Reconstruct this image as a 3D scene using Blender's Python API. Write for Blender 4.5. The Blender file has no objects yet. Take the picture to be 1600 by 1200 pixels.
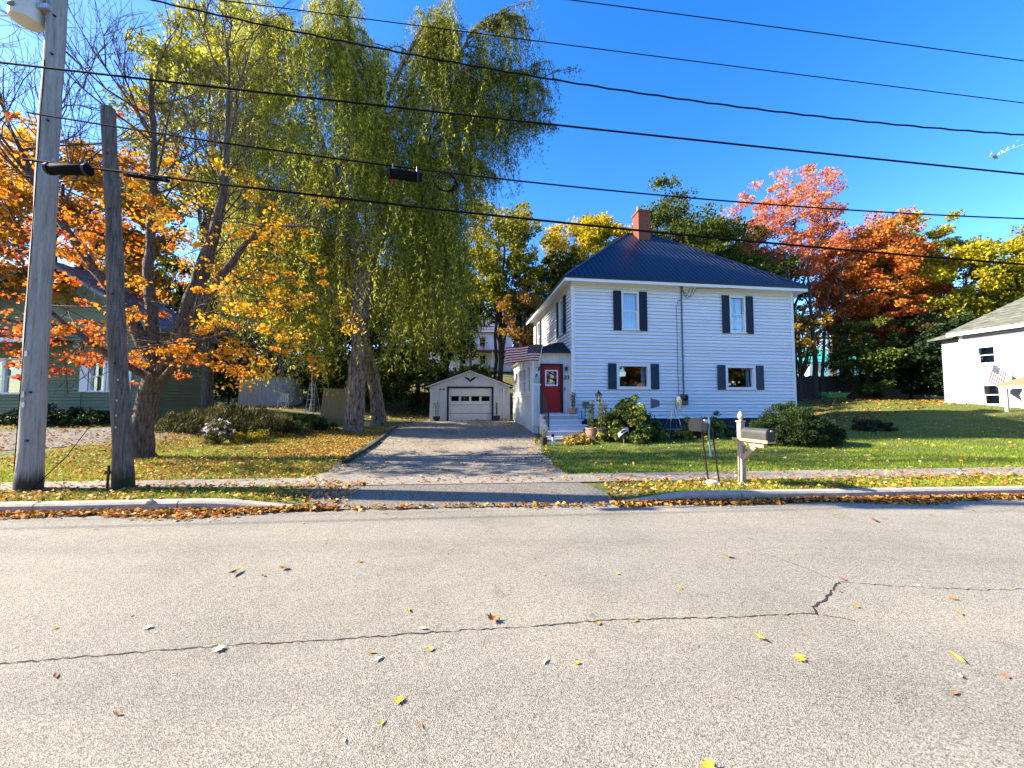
import bpy, math, random
import numpy as np
from mathutils import Vector, Matrix
R = math.radians
random.seed(7)
scene = bpy.context.scene
C = scene.collection

# ------------------------------------------------------------------ camera, sky, sun, exposure
cam_d = bpy.data.cameras.new('camera'); cam = bpy.data.objects.new('camera', cam_d); C.objects.link(cam)
cam.location = (0, 0, 1.6); cam.rotation_euler = (R(90 + 2.9), 0, 0)
cam_d.sensor_width = 36; cam_d.lens = 13.275; cam_d.clip_end = 900; cam_d.clip_start = .05
scene.camera = cam

SUN_EL, SUN_TO = R(31), Vector((-1, .02, 0)).normalized()      # horizontal direction towards the sun
w = bpy.data.worlds.new('World'); scene.world = w; w.use_nodes = True
nt = w.node_tree; bg = nt.nodes['Background']
sky = nt.nodes.new('ShaderNodeTexSky'); sky.sky_type = 'NISHITA'; sky.sun_disc = False
sky.sun_elevation = SUN_EL; sky.sun_rotation = math.atan2(SUN_TO.x, SUN_TO.y)
sky.altitude = 300; sky.air_density = 1.0; sky.dust_density = .5; sky.ozone_density = 2.0
hs = nt.nodes.new('ShaderNodeHueSaturation'); hs.inputs['Saturation'].default_value = 1.4; hs.inputs['Hue'].default_value = .513
nt.links.new(sky.outputs[0], hs.inputs['Color']); nt.links.new(hs.outputs[0], bg.inputs['Color'])
bg.inputs['Strength'].default_value = .128
sd = bpy.data.lights.new('sun', 'SUN'); so = bpy.data.objects.new('sun', sd); C.objects.link(so)
sd.energy = 5.0; sd.angle = R(.5); sd.color = (1, .88, .71)
sdir = Vector((SUN_TO.x*math.cos(SUN_EL), SUN_TO.y*math.cos(SUN_EL), math.sin(SUN_EL)))
so.rotation_euler = (-sdir).to_track_quat('-Z', 'Y').to_euler(); so.location = (-30, 5, 25)
vs = scene.view_settings; vs.view_transform = 'Standard'; vs.look = 'None'; vs.exposure = 1.9; vs.gamma = 1
scene.cycles.max_bounces = 6; scene.cycles.transparent_max_bounces = 8
scene.cycles.use_denoising = True

# ------------------------------------------------------------------ materials
def ramp_node(n, stops):
    r = n.nodes.new('ShaderNodeValToRGB'); e = r.color_ramp.elements
    while len(e) < len(stops): e.new(.5)
    for el, (p, c) in zip(e, stops): el.position = p; el.color = (*c, 1)
    return r
def mat(name, col, rough=.7, var=.18, scale=6, bump=0., metal=0., spec=.35, stretch=(1, 1, 1), stops=None, bscale=None, detail=6, fine=0., foot=None, objvar=0.):
    m = bpy.data.materials.new(name); m.use_nodes = True; n = m.node_tree; b = n.nodes['Principled BSDF']
    tc = n.nodes.new('ShaderNodeTexCoord'); mp = n.nodes.new('ShaderNodeMapping'); mp.inputs['Scale'].default_value = stretch
    n.links.new(tc.outputs['Object'], mp.inputs['Vector'])
    nz = n.nodes.new('ShaderNodeTexNoise'); nz.inputs['Scale'].default_value = scale; nz.inputs['Detail'].default_value = detail
    nz.inputs['Roughness'].default_value = .65
    n.links.new(mp.outputs[0], nz.inputs['Vector'])
    c = Vector(col)
    st = stops or [(.3, tuple(c*(1-var))), (.7, tuple(min(1, v) for v in c*(1+var)))]
    rp = ramp_node(n, st); n.links.new(nz.outputs[0], rp.inputs[0])
    out = rp.outputs[0]
    if fine:
        n2 = n.nodes.new('ShaderNodeTexNoise'); n2.inputs['Scale'].default_value = scale*9; n2.inputs['Detail'].default_value = 3
        n.links.new(mp.outputs[0], n2.inputs['Vector'])
        r2 = ramp_node(n, [(.3, (1-fine,)*3), (.7, (1+fine,)*3)]); n.links.new(n2.outputs[0], r2.inputs[0])
        mx = n.nodes.new('ShaderNodeMix'); mx.data_type = 'RGBA'; mx.blend_type = 'MULTIPLY'; mx.inputs[0].default_value = 1
        n.links.new(out, mx.inputs[6]); n.links.new(r2.outputs[0], mx.inputs[7]); out = mx.outputs[2]
    if objvar:
        oi = n.nodes.new('ShaderNodeObjectInfo'); r6 = ramp_node(n, [(0, (1-objvar,)*3), (1, (1+objvar*.4,)*3)]); n.links.new(oi.outputs['Random'], r6.inputs[0])
        m6 = n.nodes.new('ShaderNodeMix'); m6.data_type = 'RGBA'; m6.blend_type = 'MULTIPLY'; m6.inputs[0].default_value = 1
        n.links.new(out, m6.inputs[6]); n.links.new(r6.outputs[0], m6.inputs[7]); out = m6.outputs[2]
    if foot:                                       # tar stain soaked up from the butt of a pole
        sx = n.nodes.new('ShaderNodeSeparateXYZ'); n.links.new(tc.outputs['Object'], sx.inputs[0])
        ad = n.nodes.new('ShaderNodeMath'); ad.operation = 'MULTIPLY_ADD'; ad.inputs[1].default_value = foot[0]*1.6; n.links.new(nz.outputs[0], ad.inputs[0]); n.links.new(sx.outputs[2], ad.inputs[2])
        r4 = ramp_node(n, [(foot[0]*1.45, (1, 1, 1)), (foot[0]*2.1, (0, 0, 0))]); n.links.new(ad.outputs[0], r4.inputs[0])
        m4 = n.nodes.new('ShaderNodeMix'); m4.data_type = 'RGBA'; n.links.new(r4.outputs[0], m4.inputs[0]); n.links.new(out, m4.inputs[6]); m4.inputs[7].default_value = (*foot[1], 1); out = m4.outputs[2]
    n.links.new(out, b.inputs['Base Color'])
    b.inputs['Roughness'].default_value = rough; b.inputs['Metallic'].default_value = metal; b.inputs['Specular IOR Level'].default_value = spec
    if bump:
        nb = nz
        if bscale:
            nb = n.nodes.new('ShaderNodeTexNoise'); nb.inputs['Scale'].default_value = bscale; nb.inputs['Detail'].default_value = 4
            n.links.new(mp.outputs[0], nb.inputs['Vector'])
        bn = n.nodes.new('ShaderNodeBump'); bn.inputs['Strength'].default_value = min(1, bump); bn.inputs['Distance'].default_value = .06 if bump >= 1 else .02
        n.links.new(nb.outputs[0], bn.inputs['Height']); n.links.new(bn.outputs[0], b.inputs['Normal'])
    return m
def leaf_mat(name, stops, trans=.35, rough=.55):
    m = bpy.data.materials.new(name); m.use_nodes = True; n = m.node_tree; b = n.nodes['Principled BSDF']
    at = n.nodes.new('ShaderNodeAttribute'); at.attribute_name = 'rnd'
    rp = ramp_node(n, stops); n.links.new(at.outputs['Fac'], rp.inputs[0])
    n.links.new(rp.outputs[0], b.inputs['Base Color']); b.inputs['Roughness'].default_value = rough; b.inputs['Specular IOR Level'].default_value = .12
    t = n.nodes.new('ShaderNodeBsdfTranslucent'); n.links.new(rp.outputs[0], t.inputs['Color'])
    mx = n.nodes.new('ShaderNodeMixShader'); mx.inputs[0].default_value = trans
    n.links.new(b.outputs[0], mx.inputs[1]); n.links.new(t.outputs[0], mx.inputs[2])
    n.links.new(mx.outputs[0], n.nodes['Material Output'].inputs['Surface'])
    return m
def glass_mat(name, tint=(.9, .95, 1), fac=.2):
    m = bpy.data.materials.new(name); m.use_nodes = True; n = m.node_tree; n.nodes.remove(n.nodes['Principled BSDF'])
    g = n.nodes.new('ShaderNodeBsdfGlossy'); g.inputs['Roughness'].default_value = .015
    t = n.nodes.new('ShaderNodeBsdfTransparent'); t.inputs[0].default_value = (*tint, 1)
    nz = n.nodes.new('ShaderNodeTexNoise'); nz.inputs['Scale'].default_value = 1.3; bn = n.nodes.new('ShaderNodeBump'); bn.inputs['Strength'].default_value = .03; bn.inputs['Distance'].default_value = .05
    n.links.new(nz.outputs[0], bn.inputs['Height']); n.links.new(bn.outputs[0], g.inputs['Normal'])
    mx = n.nodes.new('ShaderNodeMixShader'); mx.inputs[0].default_value = fac
    n.links.new(t.outputs[0], mx.inputs[1]); n.links.new(g.outputs[0], mx.inputs[2]); n.links.new(mx.outputs[0], n.nodes['Material Output'].inputs['Surface'])
    return m
M = {}
def asphalt(name, lo, hi, grain, patch=.12, rough=.85, lanes=False):
    m = bpy.data.materials.new(name); m.use_nodes = True; n = m.node_tree; b = n.nodes['Principled BSDF']
    tc = n.nodes.new('ShaderNodeTexCoord')
    v = n.nodes.new('ShaderNodeTexVoronoi'); v.inputs['Scale'].default_value = grain; n.links.new(tc.outputs['Object'], v.inputs['Vector'])
    sep = n.nodes.new('ShaderNodeSeparateColor'); n.links.new(v.outputs['Color'], sep.inputs[0])
    lo, hi = Vector(lo), Vector(hi); mid = (lo+hi)/2
    rp = ramp_node(n, [(0, tuple(lo)), (.35, tuple(mid*.9)), (.75, tuple(mid*1.15)), (1, tuple(hi))]); n.links.new(sep.outputs[0], rp.inputs[0])
    nz = n.nodes.new('ShaderNodeTexNoise'); nz.inputs['Scale'].default_value = .55; nz.inputs['Detail'].default_value = 8; nz.inputs['Roughness'].default_value = .7
    n.links.new(tc.outputs['Object'], nz.inputs['Vector'])
    r2 = ramp_node(n, [(.28, (1-patch*2, 1-patch*2, 1-patch*2.1)), (.5, (1, 1, 1)), (.72, (1+patch, 1+patch*.9, 1+patch*.7))]); n.links.new(nz.outputs[0], r2.inputs[0])
    mx = n.nodes.new('ShaderNodeMix'); mx.data_type = 'RGBA'; mx.blend_type = 'MULTIPLY'; mx.inputs[0].default_value = 1
    n.links.new(rp.outputs[0], mx.inputs[6]); n.links.new(r2.outputs[0], mx.inputs[7]); out = mx.outputs[2]
    # small dark oil spots
    n3 = n.nodes.new('ShaderNodeTexNoise'); n3.inputs['Scale'].default_value = 2.6; n3.inputs['Detail'].default_value = 3; n.links.new(tc.outputs['Object'], n3.inputs['Vector'])
    r3 = ramp_node(n, [(.24, (.62, .6, .58)), (.32, (1, 1, 1))]); n.links.new(n3.outputs[0], r3.inputs[0])
    m2 = n.nodes.new('ShaderNodeMix'); m2.data_type = 'RGBA'; m2.blend_type = 'MULTIPLY'; m2.inputs[0].default_value = 1
    n.links.new(out, m2.inputs[6]); n.links.new(r3.outputs[0], m2.inputs[7]); out = m2.outputs[2]
    if lanes:                                      # wear running along the street and scattered pale grit
        mp = n.nodes.new('ShaderNodeMapping'); mp.inputs['Scale'].default_value = (.05, .9, 1); mp.inputs['Rotation'].default_value = (0, 0, -.066); n.links.new(tc.outputs['Object'], mp.inputs['Vector'])
        n5 = n.nodes.new('ShaderNodeTexNoise'); n5.inputs['Scale'].default_value = 1.1; n5.inputs['Detail'].default_value = 5; n.links.new(mp.outputs[0], n5.inputs['Vector'])
        r5 = ramp_node(n, [(.3, (.82, .82, .83)), (.5, (1, 1, 1)), (.7, (1.1, 1.09, 1.06))]); n.links.new(n5.outputs[0], r5.inputs[0])
        m5 = n.nodes.new('ShaderNodeMix'); m5.data_type = 'RGBA'; m5.blend_type = 'MULTIPLY'; m5.inputs[0].default_value = 1
        n.links.new(out, m5.inputs[6]); n.links.new(r5.outputs[0], m5.inputs[7]); out = m5.outputs[2]
    n.links.new(out, b.inputs['Base Color']); b.inputs['Roughness'].default_value = rough; b.inputs['Specular IOR Level'].default_value = .25
    bn = n.nodes.new('ShaderNodeBump'); bn.inputs['Strength'].default_value = .8; bn.inputs['Distance'].default_value = .006
    n.links.new(v.outputs['Distance'], bn.inputs['Height']); n.links.new(bn.outputs[0], b.inputs['Normal'])
    return m
M['road'] = asphalt('road_asphalt', (.088, .081, .063), (.45, .418, .335), 185, lanes=True)
M['apron'] = asphalt('apron_asphalt', (.05, .046, .04), (.28, .255, .215), 75, .1)
M['drive'] = asphalt('driveway_asphalt', (.095, .083, .066), (.38, .335, .26), 60, .2)
M['walk'] = asphalt('sidewalk_asphalt', (.13, .12, .10), (.36, .325, .275), 70, .15)
M['kerb'] = mat('kerb_concrete', (.34, .30, .245), .9, .22, 5, .4, fine=.2)
M['crack'] = mat('crack_dark', (.028, .026, .024), .95, .3, 30)
M['soil'] = mat('ground_soil', (.1, .08, .04), .95, .3, 1.2, .6, stops=[(.25, (.05, .07, .012)), (.45, (.085, .11, .018)), (.6, (.11, .11, .03)), (.75, (.14, .11, .045))], bscale=25, fine=.35)
M['white'] = mat('white_vinyl', (.78, .79, .80), .5, .06, 1.3, spec=.4, objvar=.05)
M['trim'] = mat('white_trim', (.79, .79, .77), .5, .05, 4)
M['porchw'] = mat('white_board', (.66, .65, .63), .6, .08, 3)
M['shutter'] = mat('navy_shutter', (.005, .010, .026), .5, .25, 6)
M['shutter2'] = mat('slate_blue_shutter', (.014, .038, .068), .5, .2, 6)
M['roof'] = mat('blue_metal_roof', (.004, .007, .022), .4, .2, 2, metal=.2, spec=.35)
M['rib'] = mat('blue_metal_rib', (.006, .010, .03), .28, .2, 2, metal=.4, spec=.6)
M['black'] = mat('black_metal', (.012, .012, .014), .45, .2, 8)
M['rubber'] = mat('black_cable', (.004, .004, .005), .8, .2, 8, spec=.1)
M['found'] = mat('blue_foundation', (.018, .028, .06), .85, .3, 4, .3)
M['shingle_dark'] = mat('dark_shingle', (.022, .022, .026), .9, .4, 14, .4)
M['glass'] = glass_mat('window_glass', fac=.17)
M['glassd'] = glass_mat('dark_window_glass', (.35, .38, .4), .13)
M['curtain'] = mat('pale_curtain', (.55, .54, .52), .9, .12, 7, stretch=(6, 6, .4))
M['room'] = mat('room_dark', (.05, .045, .04), .9)
M['red'] = mat('red_door', (.36, .006, .014), .42, .08, 3)
M['redd'] = mat('red_cloth', (.36, .02, .035), .8, .1, 6)
M['brick'] = mat('red_brick', (.22, .07, .045), .9, .3, 14, .4)
M['mortar'] = mat('mortar', (.25, .2, .17), .95, .2, 12)
M['terra'] = mat('terracotta', (.42, .2, .12), .8, .2, 9, .2)
M['darkpot'] = mat('dark_pot', (.05, .035, .028), .7, .25, 9)
M['wood'] = mat('weathered_pine', (.42, .30, .18), .85, .25, 6, .3, stretch=(6, 6, .6), fine=.2)
M['woodpale'] = mat('peeling_white_wood', (.58, .50, .43), .85, .25, 8, .3, stretch=(5, 5, .6), stops=[(.35, (.22, .13, .085)), (.5, (.40, .31, .24)), (.7, (.55, .49, .43))])
M['pole'] = mat('grey_pole_wood', (.33, .31, .285), .9, .22, 3.5, .5, stretch=(7, 7, .35), stops=[(.28, (.15, .135, .115)), (.45, (.29, .27, .24)), (.7, (.39, .37, .34))], fine=.15, foot=(.34, (.045, .034, .026)))
M['pole_old'] = mat('old_pole_wood', (.15, .125, .10), .95, .3, 4, .9, stretch=(9, 9, .35), stops=[(.3, (.035, .028, .022)), (.5, (.12, .10, .08)), (.72, (.2, .175, .145))], fine=.3, foot=(.36, (.032, .036, .016)))
M['polefoot'] = mat('creosote_wood', (.035, .028, .022), .95, .3, 4, .6, stretch=(7, 7, .5))
M['bark'] = mat('willow_bark', (.17, .13, .10), .95, .4, 3.2, 1., stretch=(4.5, 4.5, 1.1), stops=[(.36, (.03, .021, .015)), (.46, (.15, .11, .08)), (.66, (.33, .26, .20))], fine=.4)
M['barkm'] = mat('maple_bark', (.13, .095, .07), .95, .4, 4, 1., stretch=(5, 5, .8), stops=[(.32, (.03, .021, .015)), (.48, (.10, .072, .052)), (.72, (.2, .155, .12))], fine=.3)
M['barkd'] = mat('dark_bark', (.06, .045, .035), .95, .3, 5, .6, stretch=(4, 4, .8))
M['green_sid'] = mat('green_clapboard', (.165, .20, .12), .75, .12, 2, objvar=.12)
M['green_roof'] = mat('grey_metal_roof', (.16, .15, .17), .5, .2, 3, metal=.3)
M['steel'] = mat('galvanised', (.42, .43, .43), .45, .15, 8, metal=.6)
M['grey'] = mat('grey_box', (.12, .13, .125), .6, .1, 8)
M['transf'] = mat('transformer_paint', (.55, .55, .52), .45, .08, 5)
M['shed'] = mat('pale_blue_shed', (.42, .46, .58), .8, .1, 3)
M['shedroof'] = mat('plum_shingle', (.05, .026, .035), .9, .3, 10)
M['shedblue'] = mat('blue_shed_trim', (.06, .1, .2), .8, .2, 6)
M['tan'] = mat('tan_cedar', (.34, .21, .09), .85, .2, 3, .2, stretch=(6, 6, .5))
M['greyfence'] = mat('grey_fence_wood', (.10, .10, .10), .9, .25, 3, .3, stretch=(5, 5, .5))
M['asph_sh'] = mat('grey_green_shingle', (.30, .33, .27), .95, .35, 2.2, .4, stretch=(1, 1, 5), stops=[(.3, (.05, .057, .045)), (.5, (.095, .105, .085)), (.7, (.17, .18, .15))])
M['awning'] = mat('tan_awning', (.26, .17, .09), .8, .08, 4)
M['gcart'] = mat('green_plastic', (.02, .16, .06), .45, .15, 6)
M['blue'] = mat('flag_blue', (.008, .011, .04), .8, .1, 6)
M['flagw'] = mat('flag_white', (.62, .61, .59), .8, .05, 6)
M['flagr'] = mat('flag_red', (.30, .010, .018), .8, .05, 6)
M['ribbon'] = mat('blue_ribbon', (.16, .3, .62), .6, .2, 12)
M['stone'] = mat('pale_stone', (.38, .36, .32), .9, .2, 9, .5)
M['teal'] = mat('teal_roof', (.05, .42, .36), .6, .1, 3)
M['stem'] = mat('green_stem', (.10, .11, .04), .8, .2, 8)

# ------------------------------------------------------------------ mesh helpers
def link(o, parent=None):
    C.objects.link(o)
    if parent is not None: o.parent = parent
    return o
def tag(o, label=None, cat=None, group=None, kind=None):
    if label: o['label'] = label
    if cat: o['category'] = cat
    if group: o['group'] = group
    if kind: o['kind'] = kind
    return o
def thing(name, loc, label, cat, group=None, rz=0, kind=None):
    o = bpy.data.objects.new(name, None); o.location = loc; o.rotation_euler.z = rz; o.empty_display_size = .2
    link(o); return tag(o, label, cat, group, kind)
def np_mesh(name, v, f, m, parent=None, rnd=None, smooth=False):
    v = np.ascontiguousarray(v, dtype=np.float32); f = np.ascontiguousarray(f, dtype=np.int32)
    me = bpy.data.meshes.new(name); k = f.shape[1]
    me.vertices.add(len(v)); me.vertices.foreach_set('co', v.ravel())
    me.loops.add(f.size); me.loops.foreach_set('vertex_index', f.ravel())
    me.polygons.add(len(f)); me.polygons.foreach_set('loop_start', np.arange(0, f.size, k, dtype=np.int32))
    if rnd is not None:
        a = me.attributes.new('rnd', 'FLOAT', 'POINT'); a.data.foreach_set('value', np.ascontiguousarray(rnd, dtype=np.float32))
    me.update(calc_edges=True); me.materials.append(m)
    if smooth: me.polygons.foreach_set('use_smooth', np.ones(len(f), dtype=bool))
    return link(bpy.data.objects.new(name, me), parent)
class MB:
    def __init__(s): s.v = []; s.f = []
    def add(s, vs, fs):
        o = len(s.v); s.v += [tuple(x) for x in vs]; s.f += [tuple(i+o for i in q) for q in fs]; return s
    def box(s, x0, x1, y0, y1, z0, z1, mtx=None):
        p = [Vector(q) for q in ((x0, y0, z0), (x1, y0, z0), (x1, y1, z0), (x0, y1, z0), (x0, y0, z1), (x1, y0, z1), (x1, y1, z1), (x0, y1, z1))]
        if mtx is not None: p = [mtx @ q for q in p]
        return s.add(p, [(0, 3, 2, 1), (4, 5, 6, 7), (0, 1, 5, 4), (1, 2, 6, 5), (2, 3, 7, 6), (3, 0, 4, 7)])
    def tube(s, pts, rad, n=8, cap=True):
        pts = [Vector(p) for p in pts]; rad = rad if isinstance(rad, (list, tuple)) else [rad]*len(pts)
        rings = []
        for i, p in enumerate(pts):
            d = (pts[min(i+1, len(pts)-1)]-pts[max(i-1, 0)]).normalized()
            a = d.orthogonal().normalized() if i == 0 else (a-d*a.dot(d)).normalized()
            b = d.cross(a); rings.append([p+(a*math.cos(2*math.pi*k/n)+b*math.sin(2*math.pi*k/n))*rad[i] for k in range(n)])
        fs = [(i*n+k, i*n+(k+1) % n, (i+1)*n+(k+1) % n, (i+1)*n+k) for i in range(len(pts)-1) for k in range(n)]
        if cap: fs += [tuple(range(n-1, -1, -1)), tuple((len(pts)-1)*n+k for k in range(n))]
        return s.add([q for r in rings for q in r], fs)
    def lathe(s, prof, c=(0, 0, 0), n=16):
        vs = [(c[0]+r*math.cos(2*math.pi*k/n), c[1]+r*math.sin(2*math.pi*k/n), c[2]+z) for r, z in prof for k in range(n)]
        fs = [(i*n+k, i*n+(k+1) % n, (i+1)*n+(k+1) % n, (i+1)*n+k) for i in range(len(prof)-1) for k in range(n)]
        fs += [tuple(range(n-1, -1, -1)), tuple((len(prof)-1)*n+k for k in range(n))]
        return s.add(vs, fs)
    def prism(s, poly, y0, y1, mtx=None):            # polygon in x,z extruded along y
        n = len(poly); vs = [Vector((x, y0, z)) for x, z in poly]+[Vector((x, y1, z)) for x, z in poly]
        if mtx is not None: vs = [mtx @ q for q in vs]
        return s.add(vs, [tuple(range(n)), tuple(range(2*n-1, n-1, -1))]+[(i, i+n, (i+1) % n+n, (i+1) % n) for i in range(n)])
    def build(s, name, m, parent=None, smooth=False, bevel=0):
        me = bpy.data.meshes.new(name); me.from_pydata(s.v, [], s.f); me.materials.append(m); me.update()
        if smooth:
            me.polygons.foreach_set('use_smooth', np.ones(len(me.polygons), dtype=bool)); me.set_sharp_from_angle(angle=R(40))
        o = link(bpy.data.objects.new(name, me), parent)
        if bevel:
            b = o.modifiers.new('bevel', 'BEVEL'); b.width = bevel; b.segments = 2; b.limit_method = 'ANGLE'
        return o
def norm(a): return a/np.maximum(np.linalg.norm(a, axis=-1, keepdims=True), 1e-9)
def tubes_np(lines, n=4):
    V = []; F = []; o = 0
    ang = np.arange(n)*2*np.pi/n
    for p, r in lines:
        p = np.asarray(p, float); k = len(p); r = np.asarray(r, float)
        d = norm(np.gradient(p, axis=0)); ref = np.where(np.abs(d[:, 2:3]) > .9, np.array([[1., 0, 0]]), np.array([[0, 0, 1.]]))
        a = norm(np.cross(d, ref)); b = np.cross(d, a)
        ring = p[:, None]+r[:, None, None]*(a[:, None]*np.cos(ang)[None, :, None]+b[:, None]*np.sin(ang)[None, :, None])
        V.append(ring.reshape(-1, 3))
        i = np.arange(k-1)[:, None]*n; q = np.arange(n)[None]; q2 = (q+1) % n
        F.append(np.stack([i+q, i+q2, i+n+q2, i+n+q], -1).reshape(-1, 4)+o); o += k*n
    return np.concatenate(V), np.concatenate(F)
def leaf_quads(c, ax, nrm, L, W, rnd, fold=.25):
    ax = norm(ax); sd_ = norm(np.cross(ax, nrm)); nn = np.cross(sd_, ax)
    L = np.broadcast_to(np.asarray(L, float), (len(c),))[:, None]; W = np.broadcast_to(np.asarray(W, float), (len(c),))[:, None]
    v = np.stack([c-ax*L*.5, c-ax*L*.06+sd_*W*.5+nn*W*fold, c+ax*L*.5, c-ax*L*.06-sd_*W*.5+nn*W*fold], 1).reshape(-1, 3)
    f = np.arange(len(c)*4).reshape(-1, 4)
    return v, f, np.repeat(rnd, 4)
def S(a, b, x):
    t = np.clip((np.asarray(x, float)-a)/(b-a), 0, 1); return t*t*(3-2*t)

# ------------------------------------------------------------------ ground
KA, KB = 5.98, .066                                # kerb line y = KA + KB x
def walk_near(x): return 6.95+.072*x
def walk_far(x): return 7.74+.08*x
def opening(x): return S(-4.6, -2.9, x)*(1-S(1.6, 3.0, x))      # 1 where the kerb is lowered for the drive
def g0(x, y):
    y2 = np.minimum(y, 75)
    return (.13+.40*S(10, 22.5, y)+1.02*(1-(1-S(19, 27, x)*S(15, 22.5, y))*(1-S(26, 34, y)*S(4, 14, x)))+.75*S(-5.5, -15, x)*S(9, 20, y)
            + .045*np.maximum(0, y2-23)+.17*np.maximum(0, y2-27)*(1-S(-2, 14, x)))
def ground_z(x, y):
    x = np.asarray(x, float); y = np.asarray(y, float)
    T = y-KA-KB*x; op = opening(x)
    z = g0(x, y)
    z = z-.13*op*(1-S(0.05, .95, T))
    z = z+.02*np.sin(x*1.3+y*.7)*np.sin(y*1.1-x*.4)*S(1.9, 3.5, T)*(1-op*(1-S(8, 14, y))*.7)
    return np.where(T < .075, -.05, z)
def gz(x, y): return float(ground_z(x, y))
xs = np.concatenate([np.linspace(-220, -40, 19)[:-1], np.linspace(-40, -14, 40)[:-1], np.linspace(-14, 14, 113)[:-1], np.linspace(14, 50, 60)[:-1], np.linspace(50, 260, 22)])
ts = np.concatenate([np.linspace(-90, 5.9, 14), [6.04, 6.06, 6.12, 6.3, 6.5, 6.7, 6.93], np.linspace(7.1, 24, 80), np.linspace(24.4, 60, 60), np.linspace(63, 300, 26)])
X, T = np.meshgrid(xs, ts); Y = T+KB*X
Z = ground_z(X, Y)
nx, ny = len(xs), len(ts)
i = np.arange(ny-1)[:, None]*nx+np.arange(nx-1)[None]
F = np.stack([i, i+1, i+nx+1, i+nx], -1).reshape(-1, 4)
tag(np_mesh('ground', np.stack([X, Y, Z], -1).reshape(-1, 3), F, M['soil'], smooth=True), kind='structure')
# road
rx = np.linspace(-220, 260, 97); rt = np.array([-4.2, -2, 0, 2, 4, 5, 5.97])
X, T = np.meshgrid(rx, rt); Y = T+KB*X
cr = .03*(1-((T-1.2)/5)**2)
i = np.arange(len(rt)-1)[:, None]*len(rx)+np.arange(len(rx)-1)[None]
road = tag(np_mesh('road', np.stack([X, Y, cr*0], -1).reshape(-1, 3), np.stack([i, i+1, i+len(rx)+1, i+len(rx)], -1).reshape(-1, 4), M['road']), kind='structure')
# kerb: granite-concrete lengths with a joint between them
def kerb_piece(x0, x1, parent):
    n = 8; mb = MB(); vs = []; fs = []
    for k in range(n+1):
        x = x0+(x1-x0)*k/n; h = .135*(1-float(opening(x)))+.012; y = KA+KB*x+.012*math.sin(x*2.1)
        vs += [(x, y-.012, -.06), (x, y, h-.03), (x, y+.03, h), (x, y+.16, h+.004), (x, y+.165, -.06)]
        if k: fs += [((k-1)*5+j, k*5+j, k*5+j+1, (k-1)*5+j+1) for j in range(4)]
    fs += [(0, 1, 2, 3, 4), tuple(n*5+j for j in (4, 3, 2, 1, 0))]
    return mb.add(vs, fs).build('kerb_stone', M['kerb'], parent, smooth=True)
kb = thing('kerb', (0, 0, 0), None, None, kind='structure'); 
edges = [-30, -22, -16, -11.5, -9.1, -6.9, -4.95, -3.35]
for a, b in zip(edges, edges[1:]): kerb_piece(a+.01, b-.012, kb)
edges = [1.75, 3.75, 6.4, 9.1, 12, 16, 22, 30]
for a, b in zip(edges, edges[1:]): kerb_piece(a+.01, b-.012, kb)
# sheets laid on the ground
def sheet(name, rows, ncol, m, dz, parent=None):
    """rows: list of (y0 at x, left x, right x) evaluated on straight cross lines"""
    vs = []; fs = []
    for (x0, y0, x1, y1) in rows:
        for k in range(ncol+1):
            x = x0+(x1-x0)*k/ncol; y = y0+(y1-y0)*k/ncol; vs.append((x, y, gz(x, y)+dz))
    for r in range(len(rows)-1):
        for k in range(ncol): a = r*(ncol+1)+k; fs.append((a, a+1, a+ncol+2, a+ncol+1))
    return MB().add(vs, fs).build(name, m, parent, smooth=True)
rows = []
for fr in np.linspace(0, 1, 5):
    yl = lambda x: walk_near(x)*(1-fr)+walk_far(x)*fr
    rows.append((-40, yl(-40), 40, yl(40)))
tag(sheet('sidewalk', rows, 240, M['walk'], .022), kind='structure')
DL = ([6.0, 6.9, 7.8, 10, 14, 17.5, 19.5, 22.95], [-2.75, -3.45, -3.9, -4.35, -5.1, -5.65, -5.7, -5.1])
DR = ([6.0, 6.9, 7.8, 10, 13.5, 15.6, 19, 22.95], [1.75, 1.35, 1.1, .95, .85, .95, .55, .0])
def drive_l(y): return float(np.interp(y, *DL))
def drive_r(y): return float(np.interp(y, *DR))
rows = []
for y in np.linspace(7.6, 22.95, 60):
    l, r = drive_l(y)+.10*math.sin(y*3.1)+.06*math.sin(y*7.7), drive_r(y)+.05*math.sin(y*2.7)
    rows.append((l, y+.07*l, r, y+.07*r))
tag(sheet('driveway', rows, 24, M['drive'], .014), kind='structure')
rows = []
for fr in np.linspace(0, 1, 10):
    l, r = -2.95-.75*fr, 1.95-.75*fr
    f0 = lambda x: (KA+KB*x-.05)*(1-fr)+(walk_near(x)+.05)*fr
    rows.append((l, f0(l), r, f0(r)))
ap = sheet('driveway_apron', rows, 24, M['apron'], .012); tag(ap, kind='structure')
for v in ap.data.vertices:
    if v.co.z < .004: v.co.z = .004
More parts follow.
